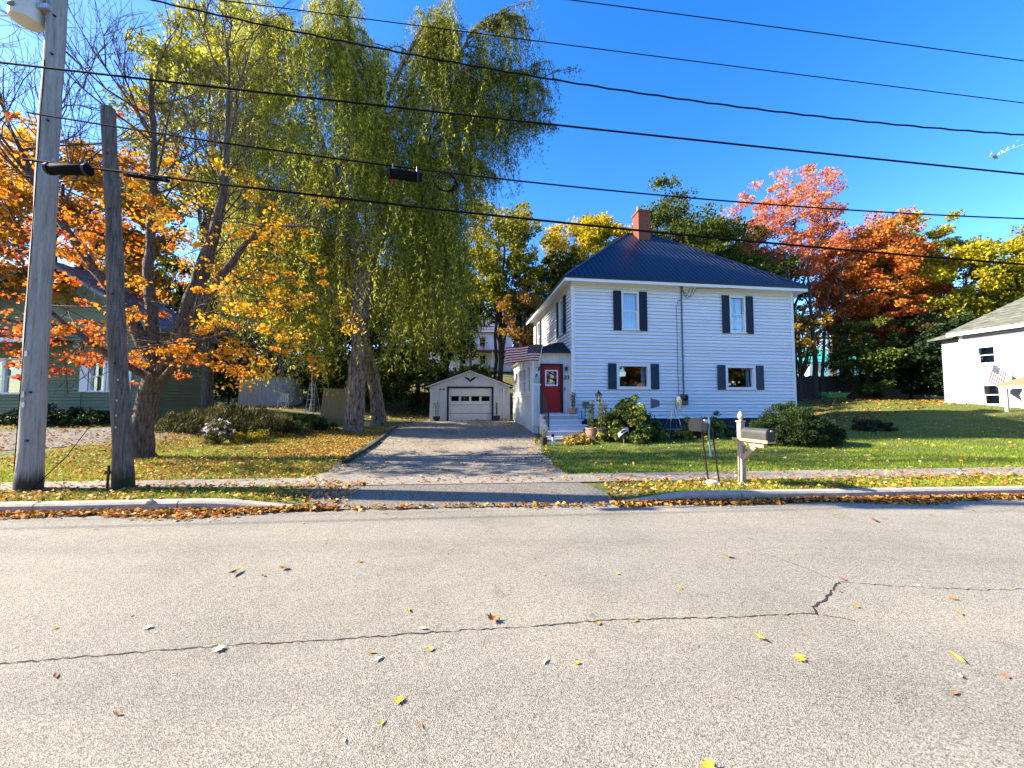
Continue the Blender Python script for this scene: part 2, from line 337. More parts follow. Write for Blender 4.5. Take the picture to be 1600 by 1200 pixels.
# cracks in the road: thin ragged fillings lying on the asphalt
def crack(pts, wd, seed):
    rr = random.Random(seed); P = []
    for (a, b) in zip(pts, pts[1:]):
        n = max(3, int(math.dist(a, b)/.035))
        for k in range(n): P.append((a[0]+(b[0]-a[0])*k/n+rr.uniform(-.008, .008), a[1]+(b[1]-a[1])*k/n+rr.uniform(-.011, .011)))
    P.append(pts[-1]); vs = []; fs = []
    for k, (x, y) in enumerate(P):
        w_ = wd*rr.uniform(.25, 1.3)*(.2 if k in (0, len(P)-1) else 1)
        d = (P[min(k+1, len(P)-1)][0]-P[max(k-1, 0)][0], P[min(k+1, len(P)-1)][1]-P[max(k-1, 0)][1]); l = math.hypot(*d) or 1
        nx_, ny_ = -d[1]/l*w_, d[0]/l*w_
        vs += [(x+nx_, y+ny_, .0035), (x-nx_, y-ny_, .0035)]
        if k: fs.append((2*k-2, 2*k-1, 2*k+1, 2*k))
    return MB().add(vs, fs).build('road_crack', M['crack'], road)
crack([(-6.5, 2.05), (-4.6, 2.25), (-3.16, 2.40), (-1.98, 2.57), (-1.2, 2.64), (-.67, 2.71), (.1, 2.79), (.71, 2.87), (1.5, 2.9), (2.33, 2.96)], .005, 1)
crack([(2.30, 2.92), (2.36, 3.05), (2.55, 3.16), (2.72, 3.3), (2.93, 3.47)], .0085, 2)
crack([(2.93, 3.47), (3.4, 3.38), (4.0, 3.32), (4.6, 3.34), (6, 3.5), (8, 3.45)], .0032, 3)
crack([(2.34, 2.95), (2.52, 2.86)], .006, 4)
crack([(2.9, 3.5), (2.85, 3.75), (2.6, 4.3)], .003, 5)

# ------------------------------------------------------------------ building helpers
WEDGE = {}
def wedge(expo, m):
    k = (expo, m.name)
    if k not in WEDGE:
        me = bpy.data.meshes.new('siding_board'); t0, t1 = .05, .012
        vs = [(x, y, z) for x in (0, 1) for y, z in ((.01, .03), (-t0, .022), (-t0, .034), (-t1, expo), (.01, expo))]
        me.from_pydata(vs, [], [(0, 1, 2, 3, 4), (9, 8, 7, 6, 5)]+[(j, j+5, (j+1) % 5+5, (j+1) % 5) for j in range(5)]); me.materials.append(m); me.update(); WEDGE[k] = me
    return WEDGE[k]
def wall_holes(parent, name, L, z0, z1, holes, m, expo=None, bm=None, loc=(0, 0, 0), rz=0, thick=.14):
    """wall in its own x,z plane facing -y, with openings (u0,u1,z0,z1); lapped boards are its sub-parts"""
    us = sorted({0, L, *[h[0] for h in holes], *[h[1] for h in holes]}); zs = sorted({z0, z1, *[h[2] for h in holes], *[h[3] for h in holes]})
    mb = MB()
    for a, b in zip(us, us[1:]):
        for c, d in zip(zs, zs[1:]):
            if not any(h[0] <= (a+b)/2 <= h[1] and h[2] <= (c+d)/2 <= h[3] for h in holes): mb.box(a, b, .012, thick, c, d)
    wl = mb.build(name, m, parent); wl.location = loc; wl.rotation_euler.z = rz
    if expo:
        z = z0
        while z < z1-.02:
            top = min(z+expo, z1); segs = [(0, L)]
            for h in holes:
                if h[2] < z+expo*.6 and h[3] > z+expo*.4:
                    segs = [q for a, b in segs for q in ((a, min(b, h[0])), (max(a, h[1]), b)) if q[1]-q[0] > .02]
            sg2 = []
            for a, b in segs:
                cut = a+((z*7.31) % 1)*3.2+.4
                while b-a > 3.7 and cut < b-.4: sg2.append((a, cut)); a = cut+.004; cut += 3.66
                sg2.append((a, b))
            for a, b in sg2:
                o = link(bpy.data.objects.new('siding_board', wedge(expo, bm)), wl); o.location = (a, 0, z); o.scale = (b-a, 1, (top-z)/expo if top-z < expo-.001 else 1)
            z += expo
    return wl
def window(parent, u, z0, w_, h, loc=(0, 0, 0), rz=0, double=True, frame=.07, glass=None, curtain=True, fm=None, name='window'):
    """frame mesh is the part; pane, sash, curtain and sill are its sub-parts. u is the centre"""
    fm = fm or M['trim']; mb = MB(); a, b, c, d = u-w_/2, u+w_/2, z0, z0+h; t = frame
    mb.box(a, b, -.07, .10, d-t, d).box(a, b, -.07, .10, c, c+t).box(a, a+t, -.07, .10, c+t, d-t).box(b-t, b, -.07, .10, c+t, d-t)
    f = mb.build(name, fm, parent, bevel=.006); f.location = loc; f.rotation_euler.z = rz
    MB().box(a-.02, b+.02, -.10, -.072, c-.01, c+.035).build('sill', fm, f)
    gl = glass or M['glass']
    if double:
        m_ = (c+d)/2
        MB().box(a+t, b-t, -.012, .03, m_-.022, m_+.022).box(a+t, a+t+.03, -.005, .03, c+t, m_-.022).box(b-t-.03, b-t, -.005, .03, c+t, m_-.022).build('sash', fm, f)
        MB().box(a+t, b-t, .035, .041, m_+.0, d-t).build('pane', gl, f); MB().box(a+t, b-t, .016, .022, c+t, m_).build('pane', gl, f)
    else:
        MB().box(a+t, b-t, .03, .036, c+t, d-t).build('pane', gl, f)
    if curtain:
        for (x0, x1) in curtain if isinstance(curtain, (list, tuple)) else [(a+t, u-w_*.08), (u+w_*.08, b-t)]:
            n = 24; vs = []; fs = []
            for k in range(n+1):
                x = x0+(x1-x0)*k/n; y = .15+.02*math.sin(k*2.2)
                vs += [(x, y, c+.02), (x, y, d-.02)]
                if k: fs.append((2*k-2, 2*k, 2*k+1, 2*k-1))
            MB().add(vs, fs).build('curtain', M['curtain'], f, smooth=True)
    return f
def shutter(parent, u, z0, w_, h, m, loc=(0, 0, 0), rz=0):
    mb = MB(); a, b = u-w_/2, u+w_/2; t = .05
    mb.box(a, b, -.068, -.052, z0, z0+h)
    mb.box(a, a+t, -.084, -.068, z0, z0+h).box(b-t, b, -.084, -.068, z0, z0+h)
    for zz in (z0, z0+h*.5-t/2, z0+h-t): mb.box(a+t, b-t, -.084, -.068, zz, zz+t)
    n = int(h/.07)
    s_ = mb.build('shutter', m, parent); s_.location = loc; s_.rotation_euler.z = rz
    sl = MB()
    for k in range(n):
        zz = z0+t+(h-2*t)*k/n
        if abs(zz-(z0+h*.5)) > .06: sl.box(a+t, b-t, -.080, -.068, zz, zz+.03)
    tag(sl.build('louver', m, s_), kind='stuff'); return s_

# ------------------------------------------------------------------ the white house
HA = R(7.9)
H = thing('white_house', (2.58, 16.0, 0), 'two storey white clapboard house with blue metal hip roof and red door', 'house', rz=HA)
W_, D_ = 10.57, 8.3; ZB, ZT = .92, 6.82
up_h, lo_h = (4.77, 6.47), (2.2, 3.31)
fh = [(2.2, 3.0, *up_h), (7.36, 8.16, *up_h), (1.94, 3.48, *lo_h), (7.07, 8.57, *lo_h)]
wall_holes(H, 'wall', W_, ZB, ZT, fh, M['white'], .152, M['white'], (0, 0, 0))
lh = [(D_-2.0, D_-1.2, *up_h), (D_-7.1, D_-6.3, *up_h)]
wall_holes(H, 'wall', D_, ZB, ZT, lh, M['white'], .152, M['white'], (0, D_, 0), R(-90))
wall_holes(H, 'wall', D_, ZB, ZT, [], M['white'], .152, M['white'], (W_, 0, 0), R(90))
MB().box(0, W_, D_-.14, D_, ZB, ZT).build('wall', M['white'], H)
MB().box(.05, W_-.05, .05, D_-.05, -.3, ZB-.002).build('foundation', M['found'], H)
MB().box(.2, W_-.2, .2, D_-.2, 3.85, 4.0).build('upper_floor', M['room'], H)
for (x0, y0) in ((-.06, -.062), (W_-.074, -.062)):
    MB().box(x0, x0+.134, y0, y0+.134, ZB-.01, ZT).build('corner_trim', M['trim'], H, bevel=.008)
MB().box(-.06, W_+.06, -.066, -.001, ZT-.16, ZT+.02).build('frieze', M['trim'], H)
MB().box(-.064, -.001, .002, D_, ZT-.16, ZT+.02).build('frieze', M['trim'], H)
for c_ in (2.6, 7.76):
    window(H, c_, up_h[0], .8, up_h[1]-up_h[0], curtain=[(c_-.36, c_+.36)] if c_ < 4 else [(c_-.36, c_-.05), (c_+.05, c_+.36)])
    for s_ in (-1, 1): shutter(H, c_+s_*.595, up_h[0]-.02, .36, up_h[1]-up_h[0]+.04, M['shutter'])
for c_, ww in ((2.71, 1.54), (7.82, 1.5)):
    window(H, c_, lo_h[0], ww, lo_h[1]-lo_h[0], double=False, frame=.12, curtain=[(c_+ww*.28, c_+ww*.40), (c_-ww*.42, c_-ww*.34)])
    for s_ in (-1, 1): shutter(H, c_+s_*(ww/2+.21), lo_h[0]-.0, .37, lo_h[1]-lo_h[0], M['shutter2'])
for c_ in (D_-1.6, D_-6.7):
    window(H, c_, up_h[0], .8, up_h[1]-up_h[0], (0, D_, 0), R(-90))
    for s_ in (-1, 1): shutter(H, c_+s_*.6, up_h[0]-.02, .36, up_h[1]-up_h[0]+.04, M['shutter'], (0, D_, 0), R(-90))
# hip roof
OV = .45; ZE = ZT+.10; RU0, RU1, RV, RZ = 4.5, 6.0, 4.15, 11.08
e = [Vector((-OV, -OV, ZE)), Vector((W_+OV, -OV, ZE)), Vector((W_+OV, D_+OV, ZE)), Vector((-OV, D_+OV, ZE))]
r0, r1 = Vector((RU0, RV, RZ)), Vector((RU1, RV, RZ))
roof = MB().add([*e, r0, r1], [(0, 1, 5, 4), (1, 2, 5), (2, 3, 4, 5), (3, 0, 4)]).build('roof', M['roof'], H)
ribs = MB()
def rib_face(p0, p1, q0, q1):
    """ribs from the eave p0-p1 straight up the slope; q0,q1 are the top corners above p0 and p1 (may be equal)"""
    L = (p1-p0).length; ud = (p1-p0)/L; mid = (q0+q1)/2; up_ = (mid-p0)-ud*(mid-p0).dot(ud); Hs = up_.length; up_ = up_/Hs; nrm_ = ud.cross(up_)
    a0, a1 = (q0-p0).dot(ud), (q1-p0).dot(ud); n = int(L/.235)
    for k in range(1, n):
        u = L*k/n; h = Hs*min(1, u/a0 if a0 > 0 else 1, (L-u)/(L-a1) if L-a1 > 0 else 1)
        if h < .15: continue
        a = p0+ud*u; b = a+up_*h; s_ = ud*.018; t_ = nrm_*.022
        ribs.add([a-s_, a+s_, a+s_*.5+t_, a-s_*.5+t_, b-s_, b+s_, b+s_*.5+t_, b-s_*.5+t_], [(0, 1, 2, 3), (7, 6, 5, 4), (1, 5, 6, 2), (2, 6, 7, 3), (3, 7, 4, 0)])
rib_face(e[0], e[1], r0, r1); rib_face(e[3], e[0], r0, r0); rib_face(e[1], e[2], r1, r1)
tag(ribs.build('roof_rib', M['rib'], roof), kind='stuff')
cp = MB()
for a, b in ((e[0], r0), (e[1], r1), (r0, r1), (e[3], r0), (e[2], r1)): cp.tube([a+Vector((0, 0, .02)), b+Vector((0, 0, .02))], .05, 6)
cp.build('ridge_cap', M['rib'], roof)
MB().box(-OV+.03, W_+OV-.03, -OV+.03, D_+OV-.03, ZT+.022, ZT+.05).build('soffit', M['trim'], H)
fa = MB(); a = OV
fa.box(-a, W_+a, -a, -a+.028, ZE-.21, ZE-.085).box(-a, -a+.028, -a+.03, D_+a, ZE-.21, ZE-.085).box(W_+a-.028, W_+a, -a+.03, D_+a, ZE-.21, ZE-.085)
fa.build('fascia', M['trim'], H)
de = MB(); de.box(-a-.02, W_+a+.02, -a-.022, -a+.03, ZE-.083, ZE+.012).box(-a-.022, -a+.03, -a+.032, D_+a, ZE-.083, ZE+.012).box(W_+a-.03, W_+a+.022, -a+.032, D_+a, ZE-.083, ZE+.012)
de.build('drip_edge', M['black'], roof)
# chimney: courses of bricks in relief
ch = MB().box(4.86, 5.52, 3.5, 4.16, 9.5, 12.06).build('chimney', M['mortar'], H)
for k in range(34):
    z = 9.55+k*.074; o = .11 if k % 2 else 0; bb = MB()
    for q in range(4):
        a, b = max(4.845, 4.845-o+q*.225), min(5.535, 4.845-o+q*.225+.21)
        if b-a > .03: bb.box(a, b, 3.485, 3.6, z, z+.062)
        a, b = max(3.602, 3.49+o+q*.225), min(4.175, 3.49+o+q*.225+.21)
        if b-a > .03: bb.box(4.845, 4.96, a, b, z, z+.062)
    tag(bb.build('brick_course', M['brick'], ch), kind='stuff')
MB().box(4.80, 5.58, 3.44, 4.22, 12.06, 12.14).box(4.92, 5.46, 3.56, 4.1, 12.14, 12.24).build('chimney_cap', M['brick'], ch)
MB().tube([(5.02, 3.83, 12.24), (5.02, 3.83, 12.5)], .1, 10).build('flue_pot', M['mortar'], ch)
MB().box(4.75, 5.63, 3.38, 3.46, 9.9, 10.38).build('flashing', M['rib'], ch)

# enclosed side porch
PU, PV0, PV1 = -1.66, .28, 6.3; PB, PT = .62, 3.72
dh = (.35, 1.27, 1.19, 3.26)       # door opening in porch front (u measured from PU)
pf = wall_holes(H, 'porch_wall', -PU-.03, PB, PT, [dh], M['porchw'], None, None, (PU, PV0, 0))
for k in range(14):
    u = .06+k*.122
    if dh[0]-.09 < u < dh[1]+.03:
        MB().box(u, u+.098, -.022, .011, dh[3]+.08, PT).build('board', M['porchw'], pf)
    else: MB().box(u, u+.098, -.022, .011, PB, PT).build('board', M['porchw'], pf)
MB().box(-.03, .045, -.03, .1, PB, PT).build('corner_trim', M['trim'], pf)
pw = [(.35, 1.15, 2.05, 3.25), (1.5, 2.3, 2.05, 3.25), (2.65, 3.45, 2.05, 3.25), (3.8, 4.6, 2.05, 3.25)]
PL = PV1-PV0
pwh = [(PL-b, PL-a, c, d) for a, b, c, d in pw]
ps = wall_holes(H, 'porch_wall', PL, PB, PT, pwh, M['porchw'], None, None, (PU, PV1, 0), R(-90))
for k in range(int(PL/.3)):
    u = .05+k*.3
    MB().box(u, u+.055, -.02, .011, PB, 2.0).build('batten', M['porchw'], ps)
MB().box(0, PL, -.035, .0, 1.93, 2.02).build('rail_trim', M['trim'], ps)
for a, b, c, d in pwh: window(H, (a+b)/2, c, b-a, d-c, (PU, PV1, 0), R(-90), curtain=False, frame=.06, glass=M['glassd'])
for a in (1.32, 2.47): MB().box(PL-a-.05, PL-a+.05, -.03, .0, 2.03, PT).build('mullion', M['trim'], ps)
MB().box(PU+.02, -.05, PV1-.1, PV1, PB, PT).build('porch_wall', M['porchw'], H)
MB().box(PU+.1, -.05, PV0+.15, PV1-.1, 1.0, 1.15).build('porch_floor', M['room'], H)
lat = MB()
for k in range(int(PL/.16)): lat.box(PU+.03, PU+.05, PV0+.1+k*.16, PV0+.2+k*.16, .15, PB)
for k in range(9): lat.box(PU+.1+k*.18, PU+.2+k*.18, PV0+.03, PV0+.05, .15, PB)
tag(lat.build('skirting_slat', M['porchw'], H), kind='stuff')
MB().box(PU+.06, -.06, PV0+.08, PV1, .0, PB-.01).build('porch_base', M['porchw'], H)
# porch roof: low hip against the wall
o_ = .22; z0 = PT+.06
proof = MB().add([(PU-o_, PV0-o_, z0), (.0, PV0-o_, z0), (-.0, PV0+1.1, z0+.62), (PU-o_, PV1+o_, z0), (.0, PV1+o_, z0+.62), (-.35, PV0+1.1, z0+.62),
                  (PU-o_, PV0-o_, z0-.06), (.0, PV0-o_, z0-.06), (PU-o_, PV1+o_, z0-.06)],
                 [(0, 1, 2, 5), (0, 5, 4, 3), (6, 7, 1, 0), (8, 6, 0, 3), (2, 4, 5)]).build('porch_roof', M['shingle_dark'], H)
sh = MB()
for k in range(1, 7):
    f_ = k/7; sh.tube([(PU-o_+f_*1.45, PV0-o_+f_*1.32, z0+.62*f_+.006), (0, PV0-o_+f_*1.32, z0+.62*f_+.006)], .011, 4)
    sh.tube([(PU-o_+f_*1.45, PV0-o_+f_*1.32, z0+.62*f_+.006), (PU-o_+f_*1.5, PV1+o_, z0+.62*f_+.006)], .011, 4)
tag(sh.build('shingle_course', M['shingle_dark'], proof), kind='stuff')
MB().box(PU-o_-.02, 0, PV0-o_-.02, PV0-o_+.03, z0-.06, z0+.01).build('gutter', M['black'], proof)
MB().box(PU-o_+.05, -.02, PV0-o_+.05, PV1, z0-.09, z0-.062).build('porch_soffit', M['trim'], H)
# red door
dr = MB().box(dh[0]+.045, dh[1]-.045, .03, .075, dh[2]+.02, 2.36).box(dh[0]+.045, dh[0]+.2, .03, .075, 2.36, 3.0).box(dh[1]-.2, dh[1]-.045, .03, .075, 2.36, 3.0).box(dh[0]+.045, dh[1]-.045, .03, .075, 3.0, dh[3]-.04).build('door', M['red'], H, bevel=.004)
dr.location = (PU, PV0, 0)
a, b, c, d = dh
MB().box(a-.035, a+.045, -.04, .1, c, d+.03).box(b-.045, b+.035, -.04, .1, c, d+.03).box(a+.045, b-.045, -.04, .1, d-.04, d+.03).build('door_frame', M['black'], dr)
MB().box(a+.18, a+.235, .012, .032, 2.34, 3.02).box(b-.235, b-.18, .012, .032, 2.34, 3.02).box(a+.235, b-.235, .012, .032, 2.34, 2.395).box(a+.235, b-.235, .012, .032, 2.965, 3.02).build('glass_surround', M['trim'], dr)
MB().box(a+.236, b-.236, .045, .05, 2.396, 2.964).build('pane', M['glassd'], dr)
wr = MB(); cx, cz = (a+b)/2, 2.66
wr.tube([(cx+.17*math.cos(t), .025, cz+.2*math.sin(t)) for t in np.linspace(.2, math.pi-.2, 12)], .03, 6)
wr.box(cx-.17, cx+.17, .012, .028, 2.63, 2.68)
wr.build('door_wreath', M['redd'], dr)
MB().tube([(cx+.12*math.cos(t), .028, cz-.14+.12*math.sin(t)) for t in np.linspace(math.pi, 2*math.pi, 10)], .022, 6).build('wreath_bow', M['flagw'], dr)
MB().lathe([(.012, 0), (.03, .02), (.035, .05), (.02, .075)], (0, 0, 0), 10).build('door_knob', M['black'], dr).matrix_local = Matrix.Translation((b-.1, .03, 2.13)) @ Matrix.Rotation(R(90), 4, 'X')
MB().box(b-.125, b-.075, .02, .032, 2.28, 2.38).build('lock_plate', M['black'], dr)
MB().box(b-.055, b-.03, .0, .02, 1.3, 1.9).build('storm_hinge', M['black'], dr)
# wall fittings on the house
def lantern(u, z):
    o = MB().box(u-.035, u+.035, -.04, -.007, z-.05, z+.05).tube([(u, -.03, z+.03), (u, -.1, z+.09), (u, -.13, z+.06)], .009, 5).lathe([(.0, .2), (.02, .17), (.085, .11), (.085, .1)], (u, -.13, z-.05), 8).build('wall_lantern', M['black'], H); o.location = (PU, PV0, 0)
    MB().lathe([(.035, 0), (.07, .14), (.06, .15)], (u, -.13, z-.09), 8).build('lantern_glass', M['glassd'], o)
lantern(.2, 3.05); lantern(1.43, 3.05)
fo = bpy.data.curves.new('house_number', 'FONT'); fo.body = '33'; fo.size = .24; fo.extrude = .008; fo.offset = .006; fo.align_x = 'CENTER'; fo.shear = .15
fo.materials.append(M['black']); fob = bpy.data.objects.new('number_curve', fo); ho = link(bpy.data.objects.new('house_number', bpy.data.meshes.new_from_object(fob)), H); bpy.data.objects.remove(fob); ho.location = (PU+1.46, PV0-.02, 2.62); ho.rotation_euler.x = R(90)
MB().box(1.37, 1.41, -.03, -.007, 2.15, 2.28).build('doorbell', M['black'], H).location = (PU, PV0, 0)
wm = MB().box(.02, .26, -.1, -.008, 2.47, 2.62).prism([(.02, 2.62), (.26, 2.62), (.23, 2.72), (.05, 2.72)], -.09, -.008).build('wall_mailbox', M['steel'], H); wm.location = (PU, PV0, 0)
MB().box(-.02, .34, -.05, -.008, 2.36, 2.41).build('ledge', M['trim'], H).location = (PU, PV0, 0)
sm = MB().tube([(5.02, -.06, 1.6), (5.02, -.06, 6.72)], .032, 8)
sm.tube([(4.78, -.045, 1.7), (4.78, -.045, 5.9), (4.86, -.05, 6.15), (5.0, -.06, 6.2)], .013, 6)
for k, (rx_, dz) in enumerate(((.38, .30), (.52, .42), (.66, .36))):
    sm.tube([(5.03+rx_*t, -.1-.03*k, 6.62-dz*math.sin(math.pi*t)+.12*t) for t in np.linspace(0, 1, 12)], .012, 5)
sm.tube([(5.7, -.1, 6.74), (8.2, -.25, 6.78), (9.8, -.3, 6.84)], .012, 5)
smo = sm.build('service_conduit', M['grey'], H, smooth=True)
MB().lathe([(.07, 0), (.085, .03), (.06, .1), (0, .12)], (5.02, -.06, 6.7), 10).build('weather_head', M['grey'], smo)
MB().box(4.86, 5.18, -.16, -.03, 1.52, 1.98).build('meter_box', M['grey'], smo, bevel=.02)
MB().lathe([(.11, 0), (.11, .08), (.08, .11)], (0, 0, 0), 14).build('meter_dial', M['glassd'], smo).matrix_local = Matrix.Translation((5.02, -.16, 1.82)) @ Matrix.Rotation(R(90), 4, 'X')
MB().box(4.64, 4.76, -.10, -.03, 1.58, 1.8).build('junction_box', M['grey'], smo)
vb = MB().box(.42, .66, -.16, -.03, 1.42, 1.60).prism([(.40, 1.60), (.68, 1.60), (.64, 1.66), (.44, 1.66)], -.17, -.03).build('vent_box', M['grey'], H)
MB().tube([(.5, -.08, 1.42), (.5, -.08, 1.0), (.36, -.1, .95), (.32, -.1, 1.3)], .014, 6).build('vent_pipe', M['grey'], vb)
wv = MB().box(4.0, 4.02, -.045, -.03, 1.0, 2.1).box(7.9, 10.5, -.036, -.026, 4.13, 4.145)
wv.build('seam_shadow_strip', M['grey'], H) if False else None
# front steps
M['riser'] = mat('shade_grey_riser', (.50, .50, .51), .7, .12, 5)  # white risers coloured greyer, painting in the shadow under the treads
ST = thing('front_steps', (2.58, 16.0, 0), 'white painted wooden steps rising to the red door', 'steps', rz=HA)
for k in range(5):
    zt = 1.13-k*.195; v1 = PV0-.02-k*.30 if k else PV0-.02; vd = PV0-.75-k*.29; xr = .12+.09*k
    v_ = [(-1.42, vd), (xr, vd)]
    st_ = MB().box(-1.45-.05*(k > 2), xr, vd, PV0-.02 if k == 0 else vd+.34, zt-.045, zt).build('tread', M['trim'], ST, bevel=.008)
    MB().box(-1.42, xr-.06, vd+.07, vd+.09, zt-.195, zt-.047).build('riser', M['riser'], st_)
MB().box(-1.40, .06, PV0-.62, PV0-.03, .1, 1.08).box(-1.40, .1, PV0-1.0, PV0-.63, .1, .88).box(-1.4, .2, PV0-1.35, PV0-1.01, .1, .68).build('stringer', M['porchw'], ST)
MB().box(-1.62, .75, PV0-2.36, PV0-1.55, .05, .30).build('bottom_slab', M['kerb'], ST, bevel=.02)
hr = MB(); hx = -1.34
hr.tube([(hx, PV0-.06, 2.05), (hx, PV0-.75, 1.95), (hx, PV0-1.55, 1.28)], .025, 6)
for v_, zb, zt in ((PV0-.12, 1.13, 2.04), (PV0-1.5, .52, 1.31)): hr.tube([(hx, v_, zb), (hx, v_, zt)], .022, 6)
for k in range(1, 9):
    v_ = PV0-.12-k*.153; zt = 1.95+(.1 if k < 5 else 0)-(max(0, k-4.1))*.135; hr.tube([(hx, v_, max(.5, 1.15-k*.07)+.1), (hx, v_, zt-.02)], .012, 5)
hr.tube([(hx, PV0-.12, 1.3), (hx, PV0-1.5, .66)], .016, 5)
hr.build('handrail', M['black'], ST)
# flag on the porch corner
HM = Matrix.Translation((2.58, 16.0, 0)) @ Matrix.Rotation(HA, 4, 'Z')
def flag(name, base, top, fly, drop, nx_, label, wave, canton_cols=.42, sag=.25):
    """flagpole from base to top; cloth hangs from the upper part of the pole and flies along vector fly"""
    base, top, fly = Vector(base), Vector(top), Vector(fly)
    t = thing(name, base, label, 'flag')
    pd = (top-base)
    MB().tube([(0, 0, 0), tuple(pd)], .014, 6).build('pole', M['trim'], t)
    MB().tube([tuple(-pd.normalized()*.05), tuple(pd.normalized()*.14)], .026, 6).build('bracket', M['black'], t)
    MB().lathe([(.0, -.03), (.028, 0), (0, .03)], tuple(pd*1.01), 8).build('finial', M['steel'], t)
    hoist = pd.normalized()*-drop; n2 = fly.cross(pd).normalized(); rows = 13; cols = nx_
    P = lambda i, j: pd*.985+hoist*(j/rows)+fly*(i/cols)+n2*(wave*math.sin(i/cols*9+j*.12)*(.2+i/cols))+Vector((0, 0, -sag*(i/cols)**2+.045*math.sin(i/cols*7+.6)*(i/cols)))
    vs = [P(i, j) for j in range(rows+1) for i in range(cols+1)]; fs = []; mi = []
    cc = int(cols*canton_cols)
    for j in range(rows):
        for i in range(cols):
            a = j*(cols+1)+i; fs.append((a, a+1, a+cols+2, a+cols+1)); mi.append(2 if j < 7 and i < cc else (0 if j % 2 == 0 else 1))
    me = bpy.data.meshes.new('cloth'); me.from_pydata(vs, [], fs)
    for m_ in ('flagr', 'flagw', 'blue'): me.materials.append(M[m_])
    me.polygons.foreach_set('material_index', mi); me.polygons.foreach_set('use_smooth', [True]*len(fs)); me.update()
    cl = link(bpy.data.objects.new('cloth', me), t)
    stv = MB()
    for r_ in range(9):
        for q in range(6 if r_ % 2 == 0 else 5):
            fi = (q+.5+(.5 if r_ % 2 else 0))/6*cc; fj = (r_+.5)/9*7; s_ = .022*drop/.9
            for sg in (-1, 1):
                c0 = P(fi, fj)+n2*.006*sg; ax_, az_ = fly.normalized(), -hoist.normalized()
                pts = [c0+(ax_*math.sin(k*math.pi/5)+az_*math.cos(k*math.pi/5))*(s_ if k % 2 == 0 else s_*.45) for k in range(10)]
                stv.add(pts, [tuple(range(10))])
    tag(stv.build('star', M['flagw'], cl), kind='stuff')
    return t
flag('porch_flag', HM @ Vector((-1.55, .22, 2.72)), HM @ Vector((-1.36, -.30, 4.02)), (-1.5, -.25, .10), .7, 26, 'striped flag on a short pole flying from the white porch', .05, sag=.30)

# ------------------------------------------------------------------ garage
M['garage'] = mat('garage_white', (.70, .72, .75), .6, .06, 3, objvar=.04)
GA = R(4); GZ = gz(-2.5, 23)
Gr = thing('garage', (-4.98, 22.95, GZ), 'small white gabled garage at the end of the driveway', 'garage', rz=GA)
GW, GH, GP, GD = 4.86, 2.14, 3.05, 6.
d0, d1, dt = 1.13, 3.75, 1.98
gw = wall_holes(Gr, 'wall', GW, -.2, GH, [(d0, d1, -.2, dt)], M['garage'], None, None)
MB().prism([(0, GH), (GW, GH), (GW/2, GP)], .012, .14).build('gable', M['garage'], Gr)
for k in range(24):
    u = .01+k*.2025; zt = GH+(GP-GH)*(1-abs(u+.095-GW/2)/(GW/2))-.04; zb = dt+.07 if d0-.2 < u < d1 else -.15
    MB().box(u, u+.18, -.02, .011, zb, zt).build('board', M['garage'], gw)
for x_ in (0, GW-.14): MB().box(x_, x_+.14, .14, GD, -.2, GH).build('wall', M['garage'], Gr)
MB().box(.14, GW-.14, GD-.14, GD, -.2, GH).build('wall', M['garage'], Gr)
q = .25; sl = (GP-GH)/(GW/2)
groof = MB().add([(-q, -q, GH-q*sl), (GW/2, -q, GP), (GW+q, -q, GH-q*sl), (-q, GD+q, GH-q*sl), (GW/2, GD+q, GP), (GW+q, GD+q, GH-q*sl),
          (-q, -q, GH-q*sl+.09), (GW/2, -q, GP+.1), (GW+q, -q, GH-q*sl+.09), (-q, GD+q, GH-q*sl+.09), (GW/2, GD+q, GP+.1), (GW+q, GD+q, GH-q*sl+.09)],
         [(0, 1, 4, 3), (1, 2, 5, 4), (6, 9, 10, 7), (7, 10, 11, 8), (0, 6, 7, 1), (1, 7, 8, 2), (3, 4, 10, 9), (4, 5, 11, 10), (0, 3, 9, 6), (2, 8, 11, 5)]).build('roof', M['shingle_dark'], Gr)
rk = MB()
for s_ in (-1, 1): rk.add([(GW/2, -q-.02, GP-.05), (GW/2+s_*(GW/2+q), -q-.02, GH-q*sl-.05), (GW/2+s_*(GW/2+q), -q-.02, GH-q*sl+.0), (GW/2, -q-.02, GP), (GW/2, -q+.02, GP-.05), (GW/2+s_*(GW/2+q), -q+.02, GH-q*sl-.05), (GW/2+s_*(GW/2+q), -q+.02, GH-q*sl), (GW/2, -q+.02, GP)],
                          [(0, 1, 2, 3), (7, 6, 5, 4), (0, 4, 5, 1), (3, 2, 6, 7)])
rk.build('rake_trim', M['trim'], groof)
gd = MB().box(d0-.1, d0, -.04, .1, -.15, dt+.1).box(d1, d1+.1, -.04, .1, -.15, dt+.1).box(d0, d1, -.04, .1, dt, dt+.1).build('door_frame', M['black'], Gr)
gdo = MB().box(d0, d1, .07, .1, -.1, 1.19).box(d0, d1, .07, .1, 1.50, dt).box(d0, d0+.14, .07, .1, 1.19, 1.5).box(d1-.14, d1, .07, .1, 1.19, 1.5)
for k in range(3): gdo.box(d0+.14+.47+k*.62, d0+.14+.47+k*.62+.13, .07, .1, 1.19, 1.5)
gdo = gdo.build('garage_door', M['trim'], Gr)
for k in range(4):
    z0_ = -.08+k*.52
    for j in range(4):
        x0 = d0+.06+j*.64
        if k != 2: MB().box(x0, x0+.58, .055, .069, z0_+.05, z0_+.46).build('panel', M['trim'], gdo, bevel=.01)
    if k: MB().box(d0, d1, .06, .069, z0_-.012, z0_+.012).build('panel_joint', M['grey'], gdo)
for j in range(4): x0 = d0+.14+j*.62; MB().box(x0, x0+.47, .085, .09, 1.19, 1.5).build('pane', M['glassd'], gdo)
